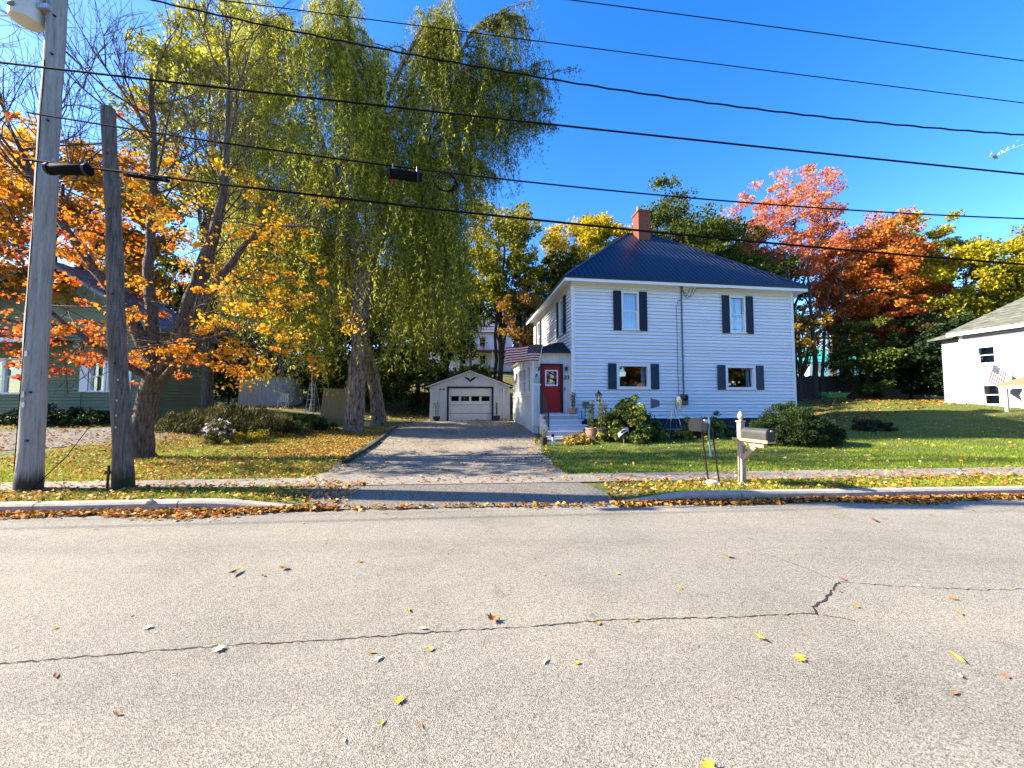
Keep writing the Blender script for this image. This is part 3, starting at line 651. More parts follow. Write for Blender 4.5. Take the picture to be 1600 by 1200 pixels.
eg = [(0, -.13), (.06, -.02), (.2, .06), (.42, .1), (.3, .0), (.16, -.1), (.08, -.17), (0, -.24)]
ce, cz_ = GW/2, 2.58
MB().prism([(ce+x, cz_+z) for x, z in eg]+[(ce-x, cz_+z) for x, z in reversed(eg[1:-1])], -.045, -.012).build('bird_emblem', M['black'], Gr)
for x_ in (.62, .82): MB().lathe([(.03, 0), (.05, .04), (.045, .09)], (x_, -.06, 1.86), 8).build('lamp', M['black'], Gr)
MB().tube([(4.45, -.06, .9), (4.45, -.06, 1.75)], .04, 8).lathe([(.07, 0), (.07, .2), (.02, .26)], (4.45, -.07, 1.75), 8).build('wall_thermometer', M['trim'], Gr)

# ------------------------------------------------------------------ green house on the left
GHs = thing('green_house', (-25.6, 16.6, 0), 'green clapboard house in shade behind the utility poles', 'house', rz=R(3))
L_, gb, gt = 9.6, .95, 5.0
gho = [(6.65, 8.1, 2.1, 3.52), (2.1, 4.0, 2.0, 3.6)]
wall_holes(GHs, 'wall', L_, gb, gt, gho, M['green_sid'], .15, M['green_sid'])
MB().prism([(0, gt), (L_, gt), (6.2, 7.2), (3.4, 7.2)], .0, .14).build('gable', M['green_sid'], GHs)
wall_holes(GHs, 'wall', 3.2, gb, gt, [], M['green_sid'], .15, M['green_sid'], (L_, .1, 0), R(90)); MB().box(0, .14, .14, 3.3, gb, gt).box(.14, L_-.14, 3.2, 3.3, gb, gt).build('wall', M['green_sid'], GHs)
MB().box(.1, L_-.1, .1, 3.2, -.2, gb-.01).build('foundation', M['found'], GHs)
window(GHs, 7.0, 2.1, .70, 1.42, curtain=[(7.05, 7.25)]); window(GHs, 7.75, 2.1, .70, 1.42, curtain=[(7.45, 7.6)])
MB().box(6.25, 6.6, -.07, -.052, 2.1, 3.5).build('shutter', M['trim'], GHs); MB().box(8.15, 8.45, -.07, -.052, 2.1, 3.5).build('shutter', M['trim'], GHs)
for u in (2.6, 3.5): window(GHs, u, 2.0, .9, 1.6, curtain=False)
grf = MB().add([(-.4, -.5, 4.75), (4.8, -.5, 7.9), (10., -.5, 4.75), (-.4, 3.6, 4.75), (4.8, 3.6, 7.9), (10., 3.6, 4.75), (-.4, -.5, 4.9), (4.8, -.5, 8.05), (10., -.5, 4.9), (-.4, 3.6, 4.9), (4.8, 3.6, 8.05), (10., 3.6, 4.9)],
         [(0, 1, 4, 3), (1, 2, 5, 4), (6, 9, 10, 7), (7, 10, 11, 8), (0, 6, 7, 1), (1, 7, 8, 2), (3, 4, 10, 9), (4, 5, 11, 10), (0, 3, 9, 6), (2, 8, 11, 5)]).build('roof', M['green_roof'], GHs)
rr_ = MB()
for k in range(10):
    for s_ in (-1, 1):
        y = -.45+k*.42; rr_.tube([(4.8, y, 8.07), (4.8+s_*5.2, y, 4.92)], .02, 4)
tag(rr_.build('roof_rib', M['green_roof'], grf), kind='stuff')
pr_ = MB().prism([(-.6, 4.62), (5.85, 4.30), (5.85, 4.42), (-.6, 4.76)], -1.5, .0).build('porch_roof', M['shingle_dark'], GHs)
MB().box(-.5, 5.8, -1.45, -1.40, 4.12, 4.3).build('porch_fascia', M['trim'], pr_)
for u in (.2, 3.0, 5.6): MB().box(u, u+.1, -1.42, -1.32, .9, 4.2).build('porch_post', M['trim'], GHs)
fl = MB().box(6.1, 6.22, -.1, -.027, 4.05, 4.15).build('flood_light', M['trim'], GHs)
for s_ in (-1, 1): MB().lathe([(.02, 0), (.07, .1), (.07, .12)], (6.16+s_*.12, -.12, 4.05), 10).build('lamp_head', M['flagw'], fl)
MB().tube([(6.35, -.06, 1.0), (6.35, -.06, 4.1)], .01, 4).build('wall_cable', M['black'], GHs)

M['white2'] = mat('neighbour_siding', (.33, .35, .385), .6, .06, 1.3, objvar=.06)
# ------------------------------------------------------------------ white house on the right
RH = thing('neighbour_house', (27.05, 22.6, 1.0), 'bright white house with grey shingled roof beside the lawn', 'house', rz=R(-90+7))
RL, rt_ = 11., 4.66
rho = [(.72, 1.5, 2.85, 3.85), (.86, 1.6, .5, 1.65)]
wall_holes(RH, 'wall', RL, .2, rt_, rho, M['white2'], .13, M['white2'])
for (a, b, c, d) in rho: window(RH, (a+b)/2, c-.1, b-a+.2, d-c+.2, frame=.16, curtain=[(a+.1, a+.3)], glass=M['glassd'])
MB().box(-.06, .11, -.06, .1, .2, rt_).build('corner_trim', M['trim'], RH)
MB().box(-.35, RL, -.36, -.0, rt_+.0, rt_+.05).build('soffit', M['trim'], RH); MB().box(-.4, RL, -.42, -.36, rt_-.03, rt_+.2).build('fascia', M['trim'], RH)
rrf = MB().add([(-.45, -.46, rt_+.2), (RL, -.46, rt_+.2), (RL, 4.2, rt_+4.0), (4.4, 4.2, rt_+4.0), (-.45, 9, rt_+.2)], [(0, 1, 2, 3), (0, 3, 4)]).build('roof', M['asph_sh'], RH)
cs = MB()
for k in range(1, 22):
    f_ = k/22; cs.tube([(-.45+f_*4.85, -.46+f_*4.66, rt_+.2+f_*3.8+.012), (RL, -.46+f_*4.66, rt_+.2+f_*3.8+.012)], .018, 4, False)
tag(cs.build('shingle_course', M['asph_sh'], rrf), kind='stuff')
MB().box(.1, .24, .14, 8, .2, rt_).build('wall', M['white'], RH); MB().box(.1, RL, .1, 8, -.8, .2).build('foundation', M['kerb'], RH)
wing = wall_holes(RH, 'wing_wall', 1.25, .5, rt_-.1, [], M['white2'], .13, M['white2'], (-1.25, .5, 0))
MB().box(-1.25, -1.11, .64, 6, .3, rt_-.1).build('wing_side', M['white2'], RH)
MB().add([(-1.7, .05, rt_-.1), (-.02, .05, rt_-.06), (-.02, 1.0, rt_+.62), (-1.7, 6, rt_-.1), (-1.7, .05, rt_-.0), (-.02, .05, rt_+.05)], [(0, 1, 5, 4), (4, 5, 2), (4, 2, 3), (0, 4, 3)]).build('wing_roof', M['asph_sh'], RH)
aw = MB().add([(2.9, -.03, 2.15), (6.5, -.03, 2.15), (6.5, -1.6, 1.6), (2.4, -1.6, 1.6), (2.4, -1.6, 1.5), (6.5, -1.6, 1.5), (2.9, -.03, 1.5)], [(0, 3, 2, 1), (3, 4, 5, 2), (0, 6, 4, 3)]).build('porch_awning', M['awning'], RH)
MB().box(2.45, 6.5, -1.58, -1.5, 1.36, 1.5).build('awning_fascia', M['trim'], RH)
for u in (2.6, 4.3): MB().box(u, u+.11, -1.55, -1.44, -.3, 1.4).build('porch_post', M['black'] if u > 4 else M['trim'], RH)
RM = Matrix.Translation((27.05, 22.6, 1.0)) @ Matrix.Rotation(R(-83), 4, 'Z')
flag('neighbour_flag', RM @ Vector((2.75, -.6, 1.75)), RM @ Vector((1.95, -1.0, 2.75)), (-.2, .12, -.95), .62, 18, 'striped flag drooping on a pole at the neighbouring white house', .08, sag=.05)

# ------------------------------------------------------------------ utility poles, wires and fittings
def pole(name, label, x, y, top, r0, r1, lean, m, footh, fm):
    t = thing(name, (x, y, gz(x, y)-.05), label, 'utility pole', 'utility poles by the sidewalk')
    n = 40; pts = []; rad = []
    for k in range(n+1):
        f_ = k/n; z = -.3+(top+.3)*f_; pts.append((lean[0]*z/top+.012*math.sin(z*1.7), lean[1]*z/top, z)); rad.append(r0+(r1-r0)*z/top+.004*math.sin(z*5)+(.03*max(0, .5-z) if z < .5 else 0))
    MB().tube(pts, rad, 20).build('shaft', m, t, smooth=True)
    return t
p1 = pole('utility_pole', 'tall smooth grey utility pole carrying the transformer', -8.12, 6.42, 10.6, .155, .115, (-.05, 0), M['pole'], .42, M['polefoot'])
p2 = pole('utility_pole', 'shorter dark weathered pole stub leaning beside the grey pole', -6.62, 6.52, 6.8, .135, .095, (-.62, 0), M['pole_old'], .3, M['polefoot'])
for z in (.9, 1.7, 6.4, 7.6, 8.3): MB().tube([(.10, -.16, z), (.10, -.12, z)], .02, 6).build('bolt', M['black'], p1)
for z_, w_ in ((1.45, .05), (1.62, .035), (2.3, .04)): MB().box(.0, w_, -.165, -.150, z_, z_+.09).build('tag_plate', M['steel'], p1)
for z_ in (1.1, 1.3, 1.55, 1.9): MB().box(-.06, -.045, -.142, -.132, z_, z_+.03).build('staple', M['steel'], p2)
MB().tube([(-.06, -.155, .4), (-.03, -.15, 3), (-.03, -.13, 7.5)], .006, 4).build('ground_wire', M['rubber'], p1)
for z in (2.2, 3.4, 4.9, 5.9): MB().tube([(-.6*z/6.8+.04, -.13, z), (-.6*z/6.8+.04, -.10, z)], .016, 6).build('bolt', M['black'], p2)
tr = thing('transformer', (-8.50, 6.28, 8.24), 'pale grey transformer can at the top of the utility pole', 'transformer')
MB().lathe([(.14, 0), (.195, .02), (.205, .05), (.205, .85), (.22, .86), (.22, .9), (.10, .98)], (0, 0, 0), 24).build('tank', M['transf'], tr, smooth=True)
MB().box(-.05, .05, -.222, -.204, .1, .17).build('number_plate', M['grey'], tr)
MB().tube([(-.2, -.06, .55), (-.38, -.1, .5), (-.42, -.1, .2), (-.34, -.08, .05), (-.2, -.05, .08)], .012, 6).build('drop_lead', M['flagw'], tr, smooth=True)
[MB().box(.16, .40, -.04, .1, z_, z_+.08).build('mounting_bracket', M['steel'], tr) for z_ in (.25, .65)]
MB().lathe([(.05, 0), (.07, .05), (.04, .1), (.07, .15), (.03, .25)], (-.05, 0, .96), 10).build('bushing', M['brick'], tr)
def wire_y(x): return 6.55+.07*x
def wire(label, pts, r, x0=-8.0, x1=34, wig=0, yo=0., nm='overhead_wire', group='overhead wires along the street'):
    px = [p[0] for p in pts]; co = np.polyfit(px, [p[1] for p in pts], 2); pp = []
    for k in range(161):
        x = x0+(x1-x0)*k/160; pp.append((x, wire_y(x)+yo, float(np.polyval(co, x))+wig*math.sin(k*1.9)))
    return tag(MB().tube(pp, r, 5).build(nm, M['rubber'], smooth=True), label, 'wire', group)
wire('wavy twisted cable, second of the overhead wires up from the pole stub', [(-6.44, 8.47), (-3.37, 7.95), (.58, 7.44), (4.85, 7.08), (9.92, 6.87)], .0145, x1=22, wig=.008, yo=-.08)
wire('black overhead cable clamped to the grey pole above the pole stub', [(-8.45, 7.22), (-4.41, 6.95), (.58, 6.66), (4.83, 6.41), (10.14, 6.13)], .017, x0=-22)
wire('overhead cable that carries the hanging splice case and cable coil', [(-7.53, 6.34), (-4.38, 5.95), (-2.23, 5.72), (.57, 5.57), (10.07, 5.22)], .014)
wire('lowest and thickest overhead cable, fixed to the pole stub', [(-6.44, 5.43), (-3.3, 5.17), (.57, 4.85), (4.76, 4.57), (10, 4.31)], .021)
wire('thin overhead wire, next to topmost, crossing the blue sky', [(-2.95, 8.57), (-.35, 8.37), (4.89, 8.07), (10.26, 7.72)], .0085, yo=.12)
wire('topmost thin overhead wire crossing the upper corner of the sky', [(2.78, 9.19), (6.23, 8.98), (10.34, 8.72)], .009, yo=.2)
sc = MB().tube([(-8.0, 6.0, 5.45), (-12, 5.7, 5.5), (-22, 5.0, 5.9)], .006, 4); tag(sc.build('support_strand', M['rubber']), 'thin steel strand running off past the grey pole', 'wire', 'overhead wires along the street')
def closure(name, a, b, r, label, fins=False):
    a, b = Vector(a), Vector(b); t = thing(name, a, label, 'cable splice case', 'splice cases on the overhead cables'); d = b-a; u = d.normalized()
    MB().tube([u*.0, u*.03, d*.5, d-u*.03, d], [r*.75, r, r, r, r*.75], 12).build('case', M['rubber'], t, smooth=True)
    mb = MB()
    for f_ in (.08, .92): mb.tube([d*f_-u*.02, d*f_+u*.02], r*1.12, 12)
    mb.build('end_band', M['black'], t)
    rb = MB()
    for k in range(5): rb.tube([d*(.2+.15*k)+Vector((0, 0, r*.9)), d*(.2+.15*k)+Vector((0, -.01, r*1.1))], .02, 6)
    rb.build('latch', M['black'], t)
    hg = MB()
    for f_ in (.15, .85): hg.tube([d*f_+Vector((0, 0, r*.8)), d*f_+Vector((0, 0, r+.1))], .008, 5)
    hg.build('hanger', M['steel'], t); return t
closure('splice_case', (-7.57, 5.95, 5.40), (-6.90, 6.0, 5.41), .085, 'fat black splice case hung between the grey pole and the stub')
closure('splice_case', (-6.42, 6.06, 5.38), (-5.75, 6.15, 5.32), .03, 'slim black splice sleeve to the right of the pole stub')
t = closure('splice_case', (-2.17, 6.38, 5.60), (-1.58, 6.42, 5.54), .085, 'black splice case hanging in front of the willow')
MB().lathe([(.0, 0), (.022, .03), (.022, .08), (0, .1)], (.1, 0, -.2), 8).build('red_tag', M['flagr'], t)
coil = MB()
for k in range(4):
    coil.tube([(.19*(1-.06*k)*math.sin(a_)+.02*k, .03*k, .17*(1-.08*k)*math.cos(a_)-.17) for a_ in np.linspace(0, 2*math.pi, 24)], .0075, 5)
coil.tube([(-.22, 0, -.02), (-.3, 0, -.25), (-.42, .02, -.55)], .006, 4)
co_ = coil.build('cable_coil', M['rubber'], smooth=True); co_.location = (-1.18, 6.42, 5.64); tag(co_, 'loops of spare cable coiled beside the hanging splice case', 'cable coil')
gs = MB().tube([(0, 0, 0), (.35, .2, .55), (.62, .35, 1.15)], .006, 4).build('loose_wire', M['rubber']); gs.location = (-7.9, 6.25, .14)
tag(gs, 'thin loose wire rising from the foot of the grey pole', 'wire')
sk = MB().tube([(0, 0, 0), (.01, 0, .42)], .018, 6).box(-.03, .05, -.03, .03, .28, .33).build('marker_stake', M['black']); sk.location = (-6.86, 6.48, .12); tag(sk, 'short dark metal stake at the foot of the pole stub', 'stake')

# ------------------------------------------------------------------ mailboxes
def mailbox_shell(L, w_, h, m, parent, thick=.01):
    prof = [(-w_/2, 0), (-w_/2, h-w_/2)]+[(w_/2*math.cos(a_), h-w_/2+w_/2*math.sin(a_)) for a_ in np.linspace(math.pi, 0, 13)[1:-1]]+[(w_/2, h-w_/2), (w_/2, 0)]
    return MB().prism(prof, -L, 0).build('box', m, parent), prof
mp = thing('mailbox', (4.24, 7.03, gz(4.24, 7.03)), 'dark mailbox on a pale carved wooden post with a pointed finial', 'mailbox', rz=R(14))
MB().box(-.048, .048, -.048, .048, -.1, 1.12).build('post', M['woodpale'], mp, bevel=.008)
MB().box(-.046, .046, -.052, -.0485, .12, .62).build('peeling_strip', M['flagw'], mp) if False else None
MB().box(-.06, .06, -.06, .06, 1.12, 1.15).lathe([(.032, 1.15), (.028, 1.17), (.05, 1.2), (.055, 1.24), (.03, 1.3), (.008, 1.325), (0, 1.33)], (0, 0, 0), 12).build('finial', M['woodpale'], mp, smooth=True)
pl = MB().box(-.09, .09, -.62, .12, .785, .81).box(-.09, -.07, -.62, .12, .81, .835).box(.07, .09, -.62, .12, .81, .835).build('shelf', M['wood'], mp)
MB().box(-.04, .04, -.5, -.05, .70, .784).build('arm', M['wood'], mp)
br = Matrix.Translation((0, -.05, .46)) @ Matrix.Rotation(R(50), 4, 'X')
MB().box(-.035, .035, -.04, .04, 0, .36, Matrix.Translation((0, -.04, .46)) @ Matrix.Rotation(R(48), 4, 'X')).build('brace', M['wood'], mp)
bx, prof = mailbox_shell(.5, .17, .22, M['grey'] if False else mat('dark_grey_tin', (.07, .072, .07), .5, .2, 6, metal=.3), mp); bx.location = (0, -.09, .812)
MB().prism([(x*1.04, z*1.02) for x, z in prof], -.52, -.50).build('lid', M['black'], bx); MB().box(-.02, .02, -.545, -.521, .17, .195).build('latch', M['steel'], bx)
m2 = thing('mailbox', (3.62, 7.0, gz(3.6, 7.0)), 'grey mailbox leaning on two thin black metal legs with a blue ribbon', 'mailbox', rz=R(10))
for x_, y_ in ((-.07, .05), (.07, -.05)): MB().tube([(x_+.10, y_, -.1), (x_-.03, y_, .98)], .015, 8).build('leg', M['black'], m2)
tin = mat('grey_tin', (.06, .06, .06), .55, .2, 6)
b2, prof2 = mailbox_shell(.42, .2, .24, tin, m2); b2.matrix_local = Matrix.Translation((-.05, .12, .97)) @ Matrix.Rotation(R(-50), 4, 'Z')
MB().prism([(x*1.04, z*1.02) for x, z in prof2], -.44, -.42).build('lid', M['black'], b2); MB().prism([(x*1.03, z*1.01) for x, z in prof2], .0, .012).build('back_plate', M['black'], b2)
MB().box(-.17, -.10, -.13, -.10, 1.12, 1.17).build('flag_tab', M['flagw'], m2)
rbn = MB(); P_ = [(-.09, -.14, 1.22), (-.085, -.15, 1.1), (-.07, -.10, .95), (-.03, -.06, .8), (-.01, -.05, .65), (0.0, -.05, .5)]
for k in range(len(P_)-1):
    a, b = P_[k], P_[k+1]; rbn.add([(a[0]-.012, a[1], a[2]), (a[0]+.012, a[1]-.006, a[2]), (b[0]+.012, b[1]-.006, b[2]), (b[0]-.012, b[1], b[2]), (a[0]-.012, a[1]+.004, a[2]), (a[0]+.012, a[1]-.002, a[2]), (b[0]+.012, b[1]-.002, b[2]), (b[0]-.012, b[1]+.004, b[2])], [(0, 1, 2, 3), (7, 6, 5, 4), (0, 3, 7, 4), (1, 5, 6, 2)])
rbn.build('ribbon', M['ribbon'], m2)
def rock(name, loc, sx, sy, sz, label, seed, m='stone'):
    rr = random.Random(seed); n, k = 12, 7; prof = []
    vs = []; fs = []
    for j in range(k):
        ph = math.pi*j/(k-1)
        for i_ in range(n):
            th_ = 2*math.pi*i_/n; q_ = 1+rr.uniform(-.12, .12); vs.append((sx*q_*math.sin(ph)*math.cos(th_), sy*q_*math.sin(ph)*math.sin(th_), sz*math.cos(ph)*q_))
    fs = [(j*n+i_, (j+1)*n+i_, (j+1)*n+(i_+1) % n, j*n+(i_+1) % n) for j in range(k-1) for i_ in range(n)]
    o = MB().add(vs, fs).build(name, M[m], smooth=True); o.location = loc; return tag(o, label, 'stone')
rock('rock', (3.60, 6.86, gz(3.6, 6.86)+.03), .13, .09, .07, 'pale rounded stone at the foot of the leaning mailbox', 3)
rock('rock', (-5.35, 5.66, .145), .06, .05, .04, 'small broken stone lying on top of the kerb', 5)

# ------------------------------------------------------------------ trees
def bez(p0, p1, p2, n):
    t_ = np.linspace(0, 1, n)[:, None]; return (1-t_)**2*p0+2*t_*(1-t_)*p1+t_**2*p2
def jitter(p, rg, a):
    n = len(p); k = rg.normal(0, a, p.shape); k[0] = 0; k[-1] *= .5; return p+k
def cloud_leaves(rg, cen, crad, per, size, flat=.6, asp=.75, crnd=None, spread=.18, droop=.25):
    n = len(cen); N = n*per
    d = rg.normal(0, 1, (N, 3)); d = norm(d)*(rg.random((N, 1))**.45)
    c = np.repeat(cen, per, 0)+d*np.repeat(crad, per)[:, None]*np.array([1, 1, flat])
    ax = rg.normal(0, 1, (N, 3)); ax[:, 2] -= droop; nr = rg.normal(0, 1, (N, 3)); nr[:, 2] += .7
    L = size*rg.uniform(.65, 1.35, N)
    rn = np.repeat(crnd if crnd is not None else rg.random(n), per); rn = np.clip(rn+rg.normal(0, spread, N), 0, 1)
    return leaf_quads(c, ax, nr, L, L*asp, rn)
def broadleaf(name, label, loc, H, rx_, ry_, z0, stops, seed, n_cl=150, per=95, size=.22, tr=.22, clr=.85, cat='tree', group=None, trans=.4, bark='barkd', gap=0., crown_off=(0, 0), nl=12, shape='round', mt=None, parts=True, lowfill=.0):
    rg = np.random.default_rng(seed); z = gz(loc[0], loc[1])
    H -= z; z0 = max(.4, z0-z)
    t_ = thing(name, (loc[0], loc[1], z), label, cat, group)
    cz = (z0+H)/2; rz = (H-z0)/2; off = np.array([crown_off[0], crown_off[1], 0])
    # clump centres: uneven crown from several overlapping lobes
    u = norm(rg.normal(0, 1, (n_cl, 3))); rad = rg.uniform(.35, 1, n_cl)**.5
    lob = 1+.22*np.sin(u[:, 0]*5+seed)*np.sin(u[:, 1]*4+seed*2)+.14*np.sin(u[:, 2]*7+seed)+rg.normal(0, .06, n_cl); lob = np.clip(lob, .6, 1.12)
    cen = u*(rad*lob)[:, None]*np.array([rx_, ry_, rz])
    if shape == 'cone': s_ = np.clip(1.05-(cen[:, 2]/rz+1)/2, .12, 1)*1.35; cen[:, 0] *= s_; cen[:, 1] *= s_
    elif shape == 'dome': s_ = np.where(cen[:, 2] < 0, 1.1, 1); cen[:, 0] *= s_; cen[:, 1] *= s_
    cen = cen+np.array([0, 0, cz])+off
    if gap: cen = cen[rg.random(len(cen)) > gap]
    cen[:, 2] = np.maximum(cen[:, 2], z0*.8+.3)
    lines = []
    top = np.array([off[0]*.8+rg.normal(0, .2), off[1]*.8+rg.normal(0, .2), z0+(H-z0)*.72])
    tp = jitter(bez(np.array([0, 0, -.25]), np.array([rg.normal(0, .3), rg.normal(0, .3), H*.4]), top, 9), rg, .05)
    lines.append((tp, np.linspace(tr, tr*.25, 9)*np.array([1.35, 1.08]+[1]*7)))
    lt = norm(rg.normal(0, 1, (nl, 3)))*np.array([rx_, ry_, rz])*.62+np.array([0, 0, cz])+off
    limbs = []
    for q_ in lt:
        k = int(np.clip((q_[2]-1.2)/top[2]*8*rg.uniform(.55, .9), 2, 8)); s_ = tp[k]
        m_ = (s_+q_)/2+np.array([0, 0, .5]); lp = jitter(bez(s_, m_, q_, 6), rg, .06); limbs.append(lp); lines.append((lp, np.linspace(tr*.45, tr*.12, 6)))
    LP = np.concatenate(limbs)
    for c_ in cen[::2 if n_cl > 60 else 1]:
        s_ = LP[np.argmin(((LP-c_)**2).sum(1))]; lines.append((jitter(bez(s_, (s_+c_)/2+np.array([0, 0, .25]), c_, 4), rg, .05), np.linspace(tr*.12, .008, 4)))
    v, f = tubes_np(lines[:1+nl], 8); v2, f2 = tubes_np(lines[1+nl:], 3) if len(lines) > 1+nl else (np.zeros((0, 3)), np.zeros((0, 4), int))
    np_mesh('trunk', np.concatenate([v, v2]), np.concatenate([f, f2+len(v)]), M[bark], t_, smooth=True)
    crad = clr*rg.uniform(.6, 1.25, len(cen))
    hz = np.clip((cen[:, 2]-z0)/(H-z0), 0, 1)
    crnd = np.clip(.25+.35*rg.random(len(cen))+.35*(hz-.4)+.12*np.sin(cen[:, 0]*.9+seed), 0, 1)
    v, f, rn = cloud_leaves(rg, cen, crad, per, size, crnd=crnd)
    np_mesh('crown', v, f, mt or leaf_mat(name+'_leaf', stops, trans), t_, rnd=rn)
    return t_
YEL = [(0, (.13, .13, .012)), (.35, (.36, .30, .012)), (.7, (.62, .46, .018)), (1, (.72, .50, .03))]
YGR = [(0, (.045, .07, .010)), (.35, (.16, .17, .014)), (.7, (.42, .36, .02)), (1, (.58, .42, .025))]
DGR = [(0, (.015, .032, .007)), (.4, (.045, .075, .012)), (.75, (.11, .135, .02)), (1, (.24, .24, .03))]
PNK = [(0, (.26, .06, .03)), (.4, (.55, .17, .09)), (.7, (.66, .25, .10)), (1, (.70, .36, .08))]
RED = [(0, (.17, .035, .012)), (.35, (.40, .10, .022)), (.7, (.62, .22, .04)), (1, (.70, .36, .06))]
ORA = [(0, (.13, .06, .012)), (.35, (.40, .15, .016)), (.7, (.62, .30, .02)), (1, (.70, .45, .03))]
OLV = [(0, (.06, .075, .018)), (.4, (.12, .14, .03)), (.75, (.24, .25, .05)), (1, (.36, .34, .08))]
WIL = [(0, (.10, .11, .015)), (.35, (.29, .30, .035)), (.7, (.50, .48, .055)), (1, (.66, .58, .09))]
CON = [(0, (.006, .016, .007)), (.5, (.02, .04, .012)), (1, (.05, .08, .02))]
YLG = [(0, (.05, .08, .010)), (.3, (.17, .18, .014)), (.6, (.44, .38, .018)), (1, (.66, .48, .025))]
BT = 'trees rising behind the houses'
# around and behind the white house
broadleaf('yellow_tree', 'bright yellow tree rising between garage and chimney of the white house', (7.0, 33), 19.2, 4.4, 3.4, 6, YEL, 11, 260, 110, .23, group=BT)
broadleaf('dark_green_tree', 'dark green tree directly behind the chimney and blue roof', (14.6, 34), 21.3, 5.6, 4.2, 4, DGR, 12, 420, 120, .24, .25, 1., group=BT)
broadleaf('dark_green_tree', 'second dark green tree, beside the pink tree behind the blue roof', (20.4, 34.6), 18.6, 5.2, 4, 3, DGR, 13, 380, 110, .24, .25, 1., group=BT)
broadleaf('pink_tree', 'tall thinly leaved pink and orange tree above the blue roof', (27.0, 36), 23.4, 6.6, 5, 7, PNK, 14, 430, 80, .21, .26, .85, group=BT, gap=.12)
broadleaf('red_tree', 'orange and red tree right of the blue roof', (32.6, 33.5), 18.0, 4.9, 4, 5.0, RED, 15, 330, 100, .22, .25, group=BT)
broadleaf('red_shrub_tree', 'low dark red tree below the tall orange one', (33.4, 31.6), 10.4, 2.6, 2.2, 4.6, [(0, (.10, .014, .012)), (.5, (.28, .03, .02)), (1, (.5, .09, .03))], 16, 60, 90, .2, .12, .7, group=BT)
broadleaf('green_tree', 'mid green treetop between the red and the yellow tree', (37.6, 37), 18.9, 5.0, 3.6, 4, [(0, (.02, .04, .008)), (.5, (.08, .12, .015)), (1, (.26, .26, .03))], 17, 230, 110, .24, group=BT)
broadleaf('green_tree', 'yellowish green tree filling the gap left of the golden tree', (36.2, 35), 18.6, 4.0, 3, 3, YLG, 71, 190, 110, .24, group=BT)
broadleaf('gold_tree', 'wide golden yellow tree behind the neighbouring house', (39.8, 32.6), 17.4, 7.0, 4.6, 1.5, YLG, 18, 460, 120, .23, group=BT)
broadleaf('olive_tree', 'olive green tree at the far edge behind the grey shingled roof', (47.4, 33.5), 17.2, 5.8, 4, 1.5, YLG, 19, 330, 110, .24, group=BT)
broadleaf('dark_tree', 'shaded leafy tree, coloured dark for the shade, beside the corner of the neighbouring white house', (33.8, 29.3), 8.2, 3.5, 2.8, .8, CON, 20, 270, 120, .2, .2, .7, group=BT, trans=.15)  # deciduous foliage in shade; the shade is painted as very dark leaf colour
broadleaf('dark_tree', 'dark evergreen behind the grey board fence', (29.4, 31), 8.8, 2.6, 2.3, 1.6, DGR, 21, 90, 110, .2, .16, .7, group=BT, trans=.2)
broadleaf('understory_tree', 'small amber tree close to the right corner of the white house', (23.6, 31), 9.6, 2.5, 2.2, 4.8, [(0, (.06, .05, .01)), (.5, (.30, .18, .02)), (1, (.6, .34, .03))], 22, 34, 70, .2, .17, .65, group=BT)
# between the willow and the white house
broadleaf('yellow_green_tree', 'yellow green tree behind the garage roof', (-.9, 30), 18.4, 3.2, 3, 7.6, YGR, 23, 150, 100, .22, .24, group=BT)
broadleaf('dark_green_tree', 'dark green tree between the garage and the white house', (3.3, 32), 15.2, 3.4, 3, 3.4, DGR, 24, 170, 110, .23, .22, group=BT)
broadleaf('amber_tree', 'small tree with rusty pink leaves above the garage', (.5, 28.2), 11.2, 1.8, 1.6, 5.6, [(0, (.1, .07, .012)), (.5, (.34, .2, .03)), (1, (.5, .2, .09))], 25, 42, 60, .19, .12, .55, group=BT)
broadleaf('dark_green_tree', 'dark tree behind the garage, half hidden by the willow', (-5.6, 33), 15.5, 3.6, 3.2, 5.4, DGR, 26, 170, 110, .23, .22, group=BT)
# behind the willow and the shed on the left
broadleaf('dark_tree', 'dark evergreen behind the pale blue shed', (-14.6, 31), 15, 3.8, 3.4, 1.5, CON, 27, 220, 120, .24, .25, .9, group=BT, trans=.15)
broadleaf('dark_tree', 'dark evergreen between the shed and the green house', (-19.6, 29), 14, 3.8, 3.4, 1.5, CON, 28, 220, 120, .24, .25, .9, group=BT, trans=.15)
broadleaf('dark_green_tree', 'dark green tree behind the twin willow trunks', (-10, 32.5), 14, 3.4, 3.2, 2.5, DGR, 29, 180, 110, .24, .25, .9, group=BT, trans=.2)
broadleaf('yellow_tree', 'yellow leaved tree glowing behind the maple, left of the willow', (-11.9, 22.5), 11.6, 2.4, 2.2, 5.4, [(0, (.2, .15, .02)), (.5, (.5, .34, .03)), (1, (.68, .42, .04))], 30, 60, 80, .18, .16, .6, group='trees around the shed')
broadleaf('orange_tree', 'dense orange maple behind the tall grey pole', (-23.0, 18.6), 16.0, 5.4, 3.4, 4.6, ORA, 31, 260, 120, .19, .24, .75, group='trees around the green house', trans=.45)
broadleaf('olive_tree', 'slender olive green tree standing left of the willow', (-14.3, 17.8), 21.5, 3.4, 2.6, 9.0, WIL, 32, 190, 150, .17, .2, .8, group='trees around the shed', bark='barkm', gap=.1)
broadleaf('dark_green_tree', 'dark tree behind the green house', (-27, 27), 13.5, 4.5, 4, 2, DGR, 33, 200, 110, .25, .25, .9, group=BT)

